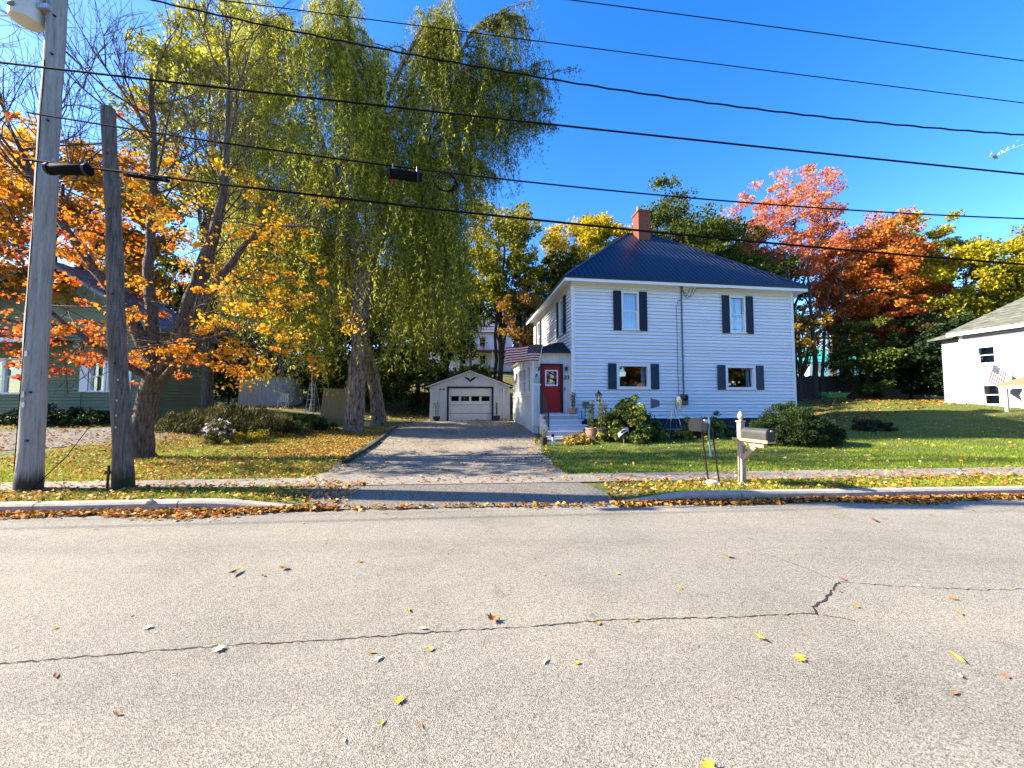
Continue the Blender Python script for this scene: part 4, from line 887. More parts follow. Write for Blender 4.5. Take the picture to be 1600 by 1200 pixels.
for k, (x_, y_, lb) in enumerate(((-6.4, 27.4, 'low dark shrubbery tree left of the garage'), (-9.6, 26.6, 'low dark shrubbery tree behind the leaning cedar panel'), (2.6, 27.6, 'low dark shrubbery tree between garage and side porch'), (-20.2, 27.0, 'low dark shrubbery tree left of the pale blue shed'), (-3.2, 30.6, 'low dark shrubbery tree behind the garage roof'), (-13.4, 27.6, 'low dark shrubbery tree behind the step ladder'))):
    broadleaf('understory_tree', lb, (x_, y_), 4.6+.5*(k % 2), 2.0, 1.6, .5, DGR, 60+k, 80, 90, .19, .08, .6, group='understory behind the garage', trans=.2, nl=7)
# bare-topped maple by the sidewalk
def grow(rg, lines, p, d, L, r, depth, ups=.15, kids=(2, 4)):
    n = 5; pts = [p]; dd = d
    for k in range(n-1):
        dd = norm(dd+rg.normal(0, .13, 3)+np.array([0, 0, ups*.25])); pts.append(pts[-1]+dd*L/(n-1))
    pts = np.array(pts); lines.append((pts, np.linspace(r, max(r*.5, .004), n)))
    if depth <= 0: return
    for k in range(rg.integers(*kids)+1):
        f_ = rg.uniform(.3, 1); q_ = pts[min(n-1, int(f_*(n-1)+.5))]; nd = norm(dd+rg.normal(0, .55, 3)+np.array([0, 0, ups]))
        grow(rg, lines, q_, nd, L*rg.uniform(.55, .8), max(r*.52, .005), depth-1, ups, kids)
MX, MY = -9.75, 10.0
rg = np.random.default_rng(5)
mz = gz(MX, MY)
mt_ = thing('maple_tree', (MX, MY, mz), 'maple with thick dark trunk, bare top and orange leaves low down', 'tree')
A = lambda *p: np.array([[x-MX, y-MY, z-mz] for x, y, z in p])
stems = [(A((MX, MY, 0), (MX-.02, MY, .25), (MX, MY, 1.0), (-9.6, 10, 1.9), (-9.4, 10, 2.5)), [.42, .29, .24, .23, .25]),
         (A((-9.4, 10, 2.2), (-8.95, 10, 3.3), (-8.6, 10, 4.6), (-8.25, 10.1, 6), (-8.0, 10.2, 7.4), (-7.9, 10.1, 9), (-7.85, 10, 11.2)), [.18, .15, .13, .11, .09, .06, .02]),
         (A((-9.45, 10, 2.2), (-9.7, 10.1, 3.6), (-10.1, 10.3, 5.2), (-10.25, 10.5, 7), (-10.4, 10.6, 9), (-10.8, 10.8, 11.5)), [.17, .14, .12, .10, .07, .03]),
         (A((-9.3, 10, 2.4), (-8.7, 9.9, 3.4), (-7.8, 9.7, 4.6), (-7.0, 9.6, 5.6), (-6.3, 9.4, 6.2)), [.17, .13, .10, .07, .02]),
         (A((-9.5, 10, 2.6), (-10.3, 9.9, 4.2), (-11.4, 9.8, 5.6), (-12.6, 9.7, 7.4), (-13.4, 9.6, 9.2)), [.16, .13, .10, .07, .02]),
         (A((-9.3, 10.1, 2.6), (-8.9, 10.5, 4), (-9.0, 11, 5.8), (-8.9, 11.4, 8), (-9.1, 11.6, 10.5)), [.16, .13, .11, .08, .03]),
         (A((-9.2, 9.9, 2.2), (-8.4, 9.5, 2.7), (-7.5, 9.2, 3.2), (-6.7, 9.0, 3.3)), [.10, .07, .04, .015]),
         (A((-9.6, 9.9, 2.3), (-10.4, 9.4, 3.0), (-11.2, 9.1, 3.8), (-11.9, 9, 4.2)), [.09, .06, .04, .015])]
lines = []
for k, (p, r_) in enumerate(stems[1:6]):
    for q_ in range((6, 13, 3, 13, 9)[k]):
        f_ = rg.uniform(.35, 1); j = min(len(p)-2, int(f_*(len(p)-1))); s_ = p[j]+(p[j+1]-p[j])*rg.random()
        d = norm((p[j+1]-p[j])*.6+rg.normal(0, .75, 3)+np.array([-.1, 0, .55])); grow(rg, lines, s_, d, rg.uniform(1.5, 2.8), .032, 3, .22)
low = []
for p, r_ in stems[3:]:
    for q_ in range(9):
        j = rg.integers(1, len(p)-1); s_ = p[j]+(p[min(j+1, len(p)-1)]-p[j])*rg.random()
        d = norm(rg.normal(0, 1, 3)*np.array([1, .7, .25])+np.array([0, -.15, .0])); grow(rg, low, s_, d, rg.uniform(1., 2.2), .022, 2, -.05)
dense = []
for p, r_ in stems:
    m_ = (len(p)-1)*6+1; x_ = np.linspace(0, len(p)-1, m_)
    pp = np.stack([np.interp(x_, range(len(p)), p[:, c]) for c in range(3)], 1); pp = pp+rg.normal(0, .012, pp.shape); dense.append((pp, np.interp(x_, range(len(p)), r_)))
v, f = tubes_np(dense, 14); v = v+rg.normal(0, .006, v.shape); np_mesh('trunk', v, f, M['barkm'], mt_, smooth=True)
v, f = tubes_np(lines+low, 4); np_mesh('bare_branch', v, f, M['barkm'], mt_)
ends = np.array([l[0][-1] for l in low]); ends = ends[rg.random(len(ends)) < .38]
uends = np.array([l[0][-1] for l in lines]); uends = uends[(uends[:, 2] < 7.4)]
uends = uends[rg.random(len(uends)) < .10]
fill = np.stack([rg.uniform(-2.8, 4.4, 80), rg.uniform(-1.9, 1.4, 80), rg.uniform(2.4, 6.4, 80)], 1)
fill = fill[np.abs(fill[:, 0]-.8) > .8]
anchor = np.concatenate([np.array(l[0]) for l in low+lines])
fill = np.array([anchor[np.argmin(((anchor-q_)**2).sum(1))]*.55+q_*.45 for q_ in fill])
cen = np.concatenate([ends, uends, fill]); cen = cen[(cen[:, 1] > -2.1) & (cen[:, 2] > 1.9) & (cen[:, 0] < 4.9)]; cen = cen[rg.random(len(cen)) < .85]
cr = np.clip(.10+.11*(cen[:, 0]+2.5)+.05*(cen[:, 2]-4)+rg.normal(0, .12, len(cen)), 0, 1)
v, f, rn = cloud_leaves(rg, cen, rg.uniform(.14, .5, len(cen)), 38, .085, flat=.5, asp=.85, crnd=cr, spread=.1)
np_mesh('crown', v, f, leaf_mat('maple_leaf', [(0, (.38, .05, .02)), (.2, (.60, .16, .02)), (.5, (.78, .33, .018)), (1, (.80, .52, .03))], .45), mt_, rnd=rn)

# the weeping willow
WX, WY = -6.8, 16.3
wz = gz(WX, WY)
rg = np.random.default_rng(9)
wt = thing('weeping_willow', (WX, WY, wz), 'huge weeping willow with thick furrowed trunk beside the driveway', 'tree')
A = lambda *p: np.array([[x-WX, y-WY, z-wz] for x, y, z in p])
limbs = [(A((WX, WY, 0), (WX, WY, .3), (-6.7, 16, 1.2), (-6.62, 16, 3), (-6.5, 16, 5), (-6.3, 16.1, 7), (-6.15, 16.2, 9)), [.50, .42, .375, .36, .34, .30, .25]),
         (A((-6.6, 16, 4.4), (-6.75, 15.9, 5.6), (-6.55, 15.8, 7.5), (-7.3, 15.6, 10), (-8.2, 15.2, 12.8), (-9, 15, 14.8)), [.26, .24, .22, .18, .12, .04]),
         (A((-6.15, 16.2, 8.5), (-5.6, 16.3, 10.4), (-5.55, 16.4, 12.5), (-5.9, 16.5, 15), (-6.4, 16.4, 18)), [.24, .2, .17, .12, .04]),
         (A((-6.15, 16.2, 8.8), (-5.1, 16.4, 11), (-4.2, 16.6, 12.8), (-3.2, 16.8, 14.8), (-2.4, 16.8, 16.6)), [.22, .18, .15, .10, .04]),
         (A((-5.8, 16.3, 10.2), (-4.4, 16.2, 11.7), (-3.2, 16.2, 12.1), (-2.2, 16.3, 11.4)), [.15, .12, .09, .03]),
         (A((-4.6, 16.5, 12), (-3.0, 16.3, 13.6), (-1.4, 16.3, 14.2), (-.2, 16.4, 13.6)), [.13, .10, .07, .03]),
         (A((-3.4, 16.7, 14.4), (-1.9, 16.8, 15.9), (-.6, 16.7, 16.6), (.5, 16.6, 15.8)), [.10, .08, .05, .02]),
         (A((-6.3, 16.1, 7.5), (-8.2, 15.6, 9.2), (-9.7, 15.2, 10.4), (-11, 15, 10)), [.18, .14, .09, .03]),
         (A((-7.2, 15.7, 9.8), (-9, 15.8, 12.5), (-10.4, 16, 14), (-11.4, 16, 14)), [.14, .11, .07, .03]),
         (A((-6.0, 16.2, 8.2), (-5, 15, 9.6), (-4.4, 14, 10.2), (-3.9, 13.2, 9.8)), [.16, .12, .08, .03]),
         (A((-6.5, 16, 8.6), (-7.2, 14.8, 10.8), (-7.8, 13.8, 11.8), (-8.2, 13, 11.4)), [.15, .12, .08, .03]),
         (A((-5.9, 16.3, 10.5), (-5.6, 18, 12.4), (-5.2, 19.5, 13.2), (-5, 20.6, 12.8)), [.15, .12, .08, .03]),
         (A((-5.6, 16.4, 13), (-6.6, 15, 15.5), (-7.2, 14.4, 17), (-7.6, 14, 17.2)), [.11, .09, .06, .02]),
         (A((-5.9, 16.4, 14.5), (-4.8, 15.6, 16.8), (-4, 15, 18), (-3.4, 14.6, 18)), [.10, .08, .05, .02]),
         (A((-8.4, 15.1, 13), (-9, 15.4, 16), (-9.6, 15.8, 18), (-10.2, 16, 18.6)), [.10, .08, .05, .02]),
         (A((-3.2, 16.8, 14.8), (-2.6, 16.4, 17), (-1.7, 16.2, 18.6), (-.9, 16.2, 18.4)), [.09, .07, .05, .02]),
         (A((-4.2, 16.6, 12.8), (-3.4, 15.6, 15), (-2.3, 15.1, 16.2), (-1.4, 14.8, 15.6)), [.09, .07, .05, .02]),
         (A((-5.7, 16.4, 13.5), (-4.9, 17, 16), (-4.3, 17.4, 18.6), (-3.8, 17.6, 20)), [.10, .08, .06, .02]),
         (A((-6.3, 16.1, 8.8), (-6.5, 15, 11.6), (-6.4, 14, 13), (-6.3, 13.2, 13)), [.12, .09, .06, .02]),
         (A((-5.9, 16.4, 12), (-6.6, 17.4, 14.8), (-6.9, 18.2, 16.4), (-7, 18.8, 16.4)), [.12, .09, .06, .02]),
         (A((-5.9, 16.5, 15), (-6.8, 16.2, 17), (-7.4, 16, 18.8), (-7.8, 16, 19.6)), [.09, .07, .05, .02]),
         (A((-6.55, 15.8, 7.5), (-8, 14.8, 8.8), (-9.2, 14.2, 9.2), (-10.2, 13.8, 8.6)), [.12, .09, .06, .02]),
         (A((-6.2, 16.1, 8.4), (-4.9, 15.6, 9.4), (-3.9, 15.5, 9.8), (-3.1, 15.4, 9.2)), [.12, .09, .06, .02])]
dense = []
for p, r_ in limbs:
    m_ = (len(p)-1)*6+1; x_ = np.linspace(0, len(p)-1, m_)
    pp = np.stack([np.interp(x_, range(len(p)), p[:, c]) for c in range(3)], 1)
    pp[1:-1] = (pp[:-2]+pp[1:-1]*2+pp[2:])/4; pp[:, 1] = np.where(pp[:, 1] < 0, pp[:, 1]*.4, pp[:, 1]); pp = pp+rg.normal(0, .02, pp.shape); dense.append((pp, np.interp(x_, range(len(p)), r_)))
def furrow(v, c_axis, amp, rg): return v+rg.normal(0, amp, v.shape)
v, f = tubes_np(dense[:1], 26); v = v+rg.normal(0, .014, v.shape); v2, f2 = tubes_np(dense[1:], 9)
np_mesh('trunk', np.concatenate([v, v2]), np.concatenate([f, f2+len(v)]), M['bark'], wt, smooth=True)
subs = []; sl = []
for p, r_ in dense[1:]:
    for k in range(24):
        f_ = rg.uniform(.3, 1); s_ = p[min(len(p)-1, int(f_*len(p)))]
        o = norm(np.array([s_[0]-.6, s_[1]-.3, 0])+rg.normal(0, 2.2, 3)*np.array([1, 1, 0])); L = rg.uniform(.8, 3.0)
        e_ = s_+o*L*.85+np.array([0, 0, rg.uniform(-.1, .9)]); m_ = (s_+e_)/2+np.array([0, 0, .55]); q_ = bez(s_, m_, e_, 6); q_[:, 1] = np.where(q_[:, 1] < 0, q_[:, 1]*.4, q_[:, 1]); subs.append(q_); sl.append((q_, np.linspace(.024, .006, 6)))
NS = 11500
which = rg.integers(0, len(subs), NS); tt = rg.random(NS)**.7*4.99; SA = np.stack(subs); SA[..., 1] = np.where(SA[..., 1] < 0, SA[..., 1]*.9, SA[..., 1])
i0 = tt.astype(int); fr = (tt-i0)[:, None]; st0 = SA[which, i0]*(1-fr)+SA[which, np.minimum(i0+1, 5)]*fr
wx = st0[:, 0]+WX
zmin = 1.9+1.6*rg.random(NS)+.9*np.sin(wx*2.3)+.6*np.sin(st0[:, 1]*1.9)
zmin = np.where(wx > -4.6, np.maximum(zmin, 2.3+rg.random(NS)*2.6), zmin)
zmin = np.where(wx > -2.2, np.maximum(zmin, 8.6+(wx+2.2)*1.5+rg.random(NS)*1.6), zmin)
zmin = np.where(np.abs(wx+6.5) < 1.0, np.maximum(zmin, 6.3+rg.random(NS)*2), zmin) if True else zmin
zmin = np.where(wx < -9.2, np.maximum(zmin, 3.9+rg.random(NS)*1.2), zmin)
zmin = zmin-wz
Ls = np.minimum(np.where((st0[:, 2] < 11) | (rg.random(NS) < .28), rg.gamma(4, 1.15, NS)+.8, rg.gamma(3, .55, NS)+.5), np.maximum(st0[:, 2]-zmin, .6)); Ls = np.minimum(Ls, 8.5); Ls = np.where((wx > -2.6) & (rg.random(NS) < .5), .3, Ls); Ls = np.where(wx > -1.2, np.minimum(Ls, 4.6), Ls)
hd = norm(np.stack([st0[:, 0]-.6, st0[:, 1]-.2, np.zeros(NS)], 1)+rg.normal(0, 2.5, (NS, 3))*np.array([1, 1, 0]))
sway = rg.normal(0, .09, (NS, 2))
def strand(idx, s):
    q_ = st0[idx].copy(); out = .42*(1-np.exp(-1.6*s)); lift = .20*np.exp(-((s-.35)/.35)**2)
    q_ += hd[idx]*out[:, None]; q_[:, 2] -= np.maximum(s-.25*(1-np.exp(-3*s)), 0); q_[:, 2] += lift*.5
    q_[:, :2] += sway[idx]*(s**1.3)[:, None]+.03*np.sin(s*3+idx*1.7)[:, None]; return q_
cnt = (Ls/.085).astype(int)+4; idx = np.repeat(np.arange(NS), cnt); s = rg.random(len(idx))*Ls[idx]
c = strand(idx, s)+rg.normal(0, .055, (len(idx), 3))
ax = rg.normal(0, .7, (len(idx), 3)); ax[:, 2] -= 1.0; nr = rg.normal(0, 1, (len(idx), 3))
srn = np.clip(.45+rg.normal(0, .16, NS)-.045*(wx+5.5)+.012*(10-st0[:, 2]), 0, 1); rn = np.clip(srn[idx]+rg.normal(0, .12, len(idx)), 0, 1)  # sunlight painted into the leaf colour: lighter towards the left and lower down
v, f, rn = leaf_quads(c, ax, nr, rg.uniform(.11, .20, len(idx)), rg.uniform(.026, .044, len(idx)), rn, .2)
np_mesh('crown', v, f, leaf_mat('willow_leaf', WIL, .45), wt, rnd=rn)
tw = []
for k in range(0, NS, 5):
    ss = np.linspace(0, Ls[k], 6); tw.append((strand(np.full(6, k), ss), np.full(6, .0045)))
v, f = tubes_np(sl, 5); v2, f2 = tubes_np(tw, 3)
np_mesh('twig', np.concatenate([v, v2]), np.concatenate([f, f2+len(v)]), M['barkd'], wt)
# second trunk standing behind
t2 = thing('second_willow', (-6.75, 19.2, gz(-6.75, 19.2)), 'second leaning trunk just behind the large willow trunk', 'tree')
p = np.array([(0, 0, -.2), (0, 0, .25), (-.12, 0, 1.3), (-.32, -.1, 2.5), (-.65, -.4, 4), (-.8, -.6, 7), (-.6, -.6, 10)]); x_ = np.linspace(0, 6, 31)
pp = np.stack([np.interp(x_, range(7), p[:, c]) for c in range(3)], 1); pp[1:-1] = (pp[:-2]+pp[1:-1]*2+pp[2:])/4
v, f = tubes_np([(pp, np.interp(x_, range(7), [.45, .37, .32, .30, .26, .18, .06]))], 20); np_mesh('trunk', v+rg.normal(0, .014, v.shape), f, M['bark'], t2, smooth=True)
cen = np.array([(-.7, -.5, z_)+rg.normal(0, 1.2, 3) for z_ in rg.uniform(6.5, 11, 22)])
v, f, rn = cloud_leaves(rg, cen, rg.uniform(.5, .9, 22), 90, .13, asp=.28, droop=1.2); np_mesh('crown', v, f, bpy.data.materials['willow_leaf'], t2, rnd=rn)

# far wood behind everything, and the wood across the street that the windows reflect
rg = np.random.default_rng(77)
def woods(name, label, cen, per, size, stops, trunks):
    t_ = thing(name, (0, 0, 0), label, None, kind='stuff')
    rn = np.clip(rg.random(len(cen))*.7+.15*np.sin(cen[:, 0]*.25), 0, 1)
    v, f, r_ = cloud_leaves(rg, cen, rg.uniform(.9, 1.9, len(cen)), per, size, crnd=rn); np_mesh('foliage', v, f, leaf_mat(name+'_leaf', stops, .3), t_, rnd=r_)
    v, f = tubes_np([(np.array([(x_, y_, gz(x_, y_)-.3), (x_+rg.normal(0, .3), y_, gz(x_, y_)+5), (x_+rg.normal(0, .6), y_, gz(x_, y_)+11)]), [.22, .17, .06]) for x_, y_ in trunks], 6)
    np_mesh('trunk', v, f, M['barkd'], t_)
n = 620; fx = rg.uniform(-75, 85, n); fy = rg.uniform(56, 72, n); fz = np.array([gz(a, b) for a, b in zip(fx, fy)])+3+rg.random(n)*9.5*(.75+.25*np.sin(fx*.3))
woods('far_woods', 'mixed green and gold wood on the rise far behind the houses', np.stack([fx, fy, fz], 1), 42, .5,
      [(0, (.02, .035, .008)), (.4, (.07, .085, .015)), (.65, (.26, .2, .02)), (.85, (.42, .18, .03)), (1, (.3, .06, .02))], [(x_, rg.uniform(46, 60)) for x_ in rg.uniform(-50, 75, 60)])
n = 1000; fx = rg.uniform(-40, 85, n); fy = rg.uniform(-34, -23, n); fz = .8+rg.random(n)*11.5
woods('woods_across_street', 'mixed autumn trees across the street, mirrored in the window panes', np.stack([fx, fy, fz], 1), 60, .85,
      [(0, (.02, .035, .008)), (.45, (.09, .09, .015)), (.7, (.4, .2, .03)), (1, (.4, .06, .03))], [(x_, -25) for x_ in rg.uniform(-45, 50, 20)])
# thin trunks inside the wood behind garage and fence
for k, (x_, y_, h_, r_, ln) in enumerate(((-1.4, 31, 13, .17, .3), (-3.2, 29.5, 12, .13, -.4), (1.6, 34, 12, .15, .5), (-7.5, 30, 12, .2, .2), (22.4, 30.5, 12, .16, .4), (25.4, 31.5, 11, .24, -.2), (26.2, 32, 10, .15, 1.3), (28.6, 32.2, 12, .3, .1), (24.6, 33, 11, .13, -.3))):
    o_ = thing('slim_tree', (x_, y_, gz(x_, y_)), ['slim dark trunk rising just behind the garage ridge', 'thin trunk leaning away left behind the garage', 'slim trunk between the garage and the side porch', 'slim trunk between the willow trunks and the garage', 'slim trunk closest to the right corner of the white house', 'sturdy dark trunk second from the corner of the white house', 'thin trunk leaning sharply in front of the board fence', 'thickest dark trunk in front of the board fence', 'thinnest trunk beside the corner of the white house'][k], 'tree', 'slim trunks behind the garage' if k < 4 else 'slim trunks by the fence')
    ls = [(jitter(bez(np.array([0, 0, -.2]), np.array([ln*.2, 0, h_*.5]), np.array([ln, .2, h_]), 8), rg, .05), np.linspace(r_, r_*.3, 8))]
    for q_ in range(4):
        s_ = ls[0][0][4+q_ % 4]; ls.append((bez(s_, s_+np.array([rg.normal(0, .6), rg.normal(0, .5), .8]), s_+np.array([rg.normal(0, 1.3), rg.normal(0, 1), 2]), 5), np.linspace(r_*.35, .015, 5)))
    v, f = tubes_np(ls, 7); np_mesh('trunk', v, f, M['barkd'], o_, smooth=True)
# bare treetop showing against the sky above the garage
bt = thing('bare_treetop_tree', (3.9, 37.5, gz(3.9, 37.5)), 'leafless grey tree whose twigs show against the sky left of the roof', 'tree'); ls = [(np.array([(0, 0, -.3), (-.2, 0, 6), (.2, 0, 11), (0, 0, 14.5)]), np.array([.22, .18, .1, .03]))]
for q_ in range(9): grow(rg, ls, np.array([0., 0, rg.uniform(8, 13.5)]), norm(np.array([rg.normal(0, .7), rg.normal(0, .4), 1.])), rg.uniform(2, 3.2), .03, 3, .2)
v, f = tubes_np(ls, 4); np_mesh('trunk', v, f, M['barkd'], bt)

# ------------------------------------------------------------------ shrubs and garden plants
def shrub(name, label, loc, rx_, ry_, h, stops, seed, ncl, per, size, asp=.4, clr=.22, cat='shrub', upright=0., trans=.25, rag=True, mt=None):
    rg = np.random.default_rng(seed); z = gz(*loc); t_ = thing(name, (*loc, z), label, cat)
    u = norm(rg.normal(0, 1, (ncl, 3))); u[:, 2] = np.abs(u[:, 2]); rad = rg.uniform(.5, 1, ncl)**.5
    cen = u*rad[:, None]*np.array([rx_, ry_, h*.92])*(1+.12*np.sin(u[:, :1]*6+seed)); cen[:, 2] += .06
    if rag: cen[:, 2] *= rg.uniform(.7, 1.12, ncl); cen[:, :2] *= rg.uniform(.8, 1.12, (ncl, 1))
    lines = [(bez(np.array([rg.normal(0, rx_*.12), rg.normal(0, ry_*.12), -.05]), c_*np.array([.4, .4, .6]), c_, 4), np.array([.016, .012, .008, .004])) for c_ in cen[::max(1, ncl//70)]]
    v, f = tubes_np(lines, 4); np_mesh('stem', v, f, M['barkd'], t_)
    v, f, rn = cloud_leaves(rg, cen, clr*rg.uniform(.6, 1.3, ncl), per, size, .75, asp, droop=-.5-upright, spread=.22)
    np_mesh('crown', v, f, mt or leaf_mat(name+'_leaf', stops, trans), t_, rnd=rn); return t_
RHO = [(0, (.03, .055, .012)), (.4, (.08, .12, .025)), (.8, (.2, .24, .05)), (1, (.4, .4, .08))]
shrub('rhododendron', 'round leafy rhododendron bush beside the lamp post and windmill', (4.25, 14.05), 1.2, 1.0, 1.5, RHO, 1, 190, 70, .12, .42, .2)
shrub('yew_bush', 'large dark clipped yew bush at the corner of the white house', (9.7, 13.2), 1.5, 1.15, 1.32, [(0, (.009, .022, .007)), (.6, (.022, .046, .012)), (1, (.07, .10, .024))], 2, 480, 90, .075, .3, .16, trans=.12, rag=False)
shrub('perennial_bed', 'low dark clump of faded perennials on the lawn past the yew', (16.1, 17.0), .95, .5, .5, [(0, (.03, .028, .015)), (.6, (.09, .07, .03)), (1, (.2, .14, .06))], 3, 70, 60, .1, .4, .14)
shrub('yellow_shrub', 'small yellow green shrub between the two mailboxes and the house', (7.05, 14.6), .55, .4, .75, [(0, (.07, .09, .012)), (.5, (.3, .28, .03)), (1, (.58, .48, .05))], 4, 45, 55, .09, .5, .14)
shrub('green_shrub', 'dark green shrub beside the yellow one against the foundation', (7.9, 14.9), .5, .4, .9, RHO, 5, 40, 60, .1, .4, .15)
for k, (x_, y_, lb) in enumerate(((5.9, 14.5, 'low leafy plants right of the garden windmill'), (5.25, 14.3, 'low leafy plants at the foot of the rhododendron'), (6.5, 14.5, 'small bright yellow plant behind the leaning mailbox'))):
    shrub('bedding_plant', lb, (x_, y_), .32, .22, .36, RHO if k < 2 else YEL, 40+k, 16, 40, .08, .5, .09, 'plant')
shrub('hosta', 'drooping yellowed hosta in front of the white steps', (2.35, 13.2), .45, .28, .2, [(0, (.2, .12, .02)), (.5, (.5, .32, .05)), (1, (.66, .5, .12))], 6, 30, 26, .2, .28, .16, 'plant')
shrub('weed_bed', 'tall dark weeds along the edge of the left lawn', (-10.6, 14.6), 2.9, 1.2, 1.05, [(0, (.02, .03, .008)), (.5, (.06, .065, .018)), (1, (.16, .13, .04))], 7, 260, 60, .18, .13, .24, 'weeds', upright=1.6)
shrub('weed_patch', 'green ground cover patch left of the willow trunk', (-8.9, 15.9), 1.4, .9, .65, [(0, (.02, .04, .01)), (.5, (.05, .09, .02)), (1, (.1, .15, .03))], 8, 90, 60, .13, .4, .2, 'weeds')
shrub('foundation_hedge', 'dark straggling shrubs under the wall of the green house', (-18.4, 15.4), 2.9, .7, .65, CON, 9, 150, 60, .12, .4, .25)
ast = shrub('aster', 'pale flowering aster at the edge of the weed bed', (-9.75, 12.6), .45, .35, .72, [(0, (.03, .05, .012)), (.6, (.1, .11, .03)), (1, (.3, .26, .08))], 10, 36, 34, .1, .3, .13, 'plant', upright=.8)
rg = np.random.default_rng(3); u = norm(rg.normal(0, 1, (26, 3))); u[:, 2] = np.abs(u[:, 2]); cen = u*np.array([.45, .35, .5])+np.array([0, 0, .32])
v, f, rn = cloud_leaves(rg, cen, np.full(26, .07), 16, .045, asp=.9); np_mesh('blossom', v, f, leaf_mat('aster_petal', [(0, (.4, .36, .48)), (1, (.72, .7, .78))], .2), ast, rnd=rn)
shrub('yellow_weeds', 'bright yellow green weeds beside the aster', (-8.9, 12.9), .7, .35, .5, YGR, 11, 30, 36, .1, .45, .12, 'weeds', upright=.6)

shrub('kerb_weed', 'little bright green weed growing in the leafy gutter', (-7.02, 5.62), .12, .09, .1, [(0, (.1, .2, .02)), (1, (.3, .42, .05))], 12, 9, 14, .06, .5, .04, 'weeds').location.z = .02
shrub('foundation_plant', 'low plants along the foundation beside the yew', (8.6, 14.9), .6, .35, .6, RHO, 13, 30, 40, .09, .45, .12, 'plant')
shrub('foundation_plant', 'low plants along the foundation behind the garden windmill', (5.6, 15.2), .7, .3, .55, RHO, 14, 30, 40, .09, .45, .12, 'plant')
# pots
def pot(name, label, loc, r_, h, m, z=None, plant=None, seed=1):
    t_ = thing(name, (loc[0], loc[1], gz(*loc) if z is None else z), label, 'flower pot')
    MB().lathe([(r_*.68, 0), (r_*.8, h*.2), (r_*1., h*.62), (r_*.95, h*.86), (r_*1.02, h*.88), (r_*1.02, h), (r_*.86, h), (r_*.84, h*.9), (0.01, h*.88)], (0, 0, 0), 20).build('bowl', m, t_, smooth=True)
    if plant:
        rg = np.random.default_rng(seed); n, hh, stops = plant; a_ = rg.random(n)*6.28; b_ = np.stack([np.cos(a_)*r_*.5*rg.random(n), np.sin(a_)*r_*.5*rg.random(n), np.full(n, h*.9)], 1)
        e_ = b_*1.9+np.array([0, 0, hh])*rg.uniform(.5, 1, (n, 1)); v, f = tubes_np([(np.array([x, (x+y)/2, y]), [.006, .005, .003]) for x, y in zip(b_, e_)], 4); np_mesh('stem', v, f, M['stem'], t_)
        cen = np.concatenate([b_+(e_-b_)*q for q in (.25, .45, .65, .82, 1.)]); v, f, rn = cloud_leaves(rg, cen, np.full(len(cen), .06), 5, .075, asp=.35); np_mesh('foliage', v, f, leaf_mat(name+'_leaf', stops, .3), t_, rnd=rn)
    return t_
q_ = HM @ Vector((-.06, PV0-.45, 0)); pot('flower_pot', 'terracotta pot with withered plant on the top step', (q_.x, q_.y), .19, .27, M['terra'], 1.13, (10, .45, [(0, (.12, .13, .03)), (1, (.45, .36, .12))]), 2)
pot('flower_pot', 'large pinkish terracotta pot beside the bottom step', (2.95, 14.0), .24, .40, mat('pink_terracotta', (.52, .27, .19), .85, .12, 9), .30, (16, .75, RHO), 3)
pot('flower_pot', 'dark brown pot with dry stalks beside the pink terracotta pot', (3.28, 13.7), .22, .46, M['darkpot'], None, (22, .7, OLV), 4)
pot('flower_pot', 'small dark square pot at the driveway edge of the steps', (1.08, 12.9), .13, .28, M['darkpot'], None, (5, .12, OLV), 5)
q_ = Matrix.Translation((-4.98, 22.95, 0)) @ Matrix.Rotation(GA, 4, 'Z')
for u, lb in ((.45, 'dark planter left of the garage door'), (4.05, 'dark planter right of the garage door')): w_ = q_ @ Vector((u, -.35, 0)); pot('planter', lb, (w_.x, w_.y), .2, .3, M['darkpot'], None, (8, .75, OLV), int(u*10))
fg = thing('garden_figurine', (1.38, 12.85, gz(1.38, 12.85)), 'small black and white figurine beside the bottom step', 'figurine')
MB().lathe([(.07, 0), (.085, .06), (.075, .14), (.045, .2), (.05, .25), (.02, .3)], (0, 0, 0), 12).build('body', M['flagw'], fg, smooth=True); MB().lathe([(.02, 0), (.05, .03), (.05, .08), (.0, .12)], (0, 0, .27), 12).build('head', M['black'], fg, smooth=True)
for s_ in (-1, 1): MB().lathe([(.018, 0), (.0, .05)], (s_*.028, 0, .36), 6).build('ear', M['black'], fg)
# lamp post
lp = thing('lamp_post', (3.2, 13.95, gz(3.2, 13.95)), 'grey garden lamp post with glass lantern in front of the bush', 'lamp post')
MB().lathe([(.06, 0), (.045, .08), (.032, .12), (.03, 1.36), (.045, 1.38), (.05, 1.42)], (0, 0, 0), 12).build('post', M['steel'], lp, smooth=True)
lg = MB().lathe([(.07, 1.42), (.075, 1.45), (.0, 1.45)], (0, 0, 0), 6).lathe([(.155, 1.66), (.10, 1.72), (.04, 1.78), (.02, 1.8), (.022, 1.83), (0, 1.86)], (0, 0, 0), 6)
for k in range(6): a_ = k*math.pi/3; lg.tube([(.07*math.cos(a_), .07*math.sin(a_), 1.44), (.13*math.cos(a_), .13*math.sin(a_), 1.67)], .007, 4)
lg = lg.build('lantern', M['black'], lp); MB().lathe([(.062, 1.452), (.115, 1.655)], (0, 0, 0), 6).build('lantern_glass', glass_mat('lantern_glass', (.9, .85, .7), .15), lg)
MB().lathe([(.02, 1.46), (.03, 1.54), (.01, 1.6)], (0, 0, 0), 8).build('bulb', M['flagw'], lg)
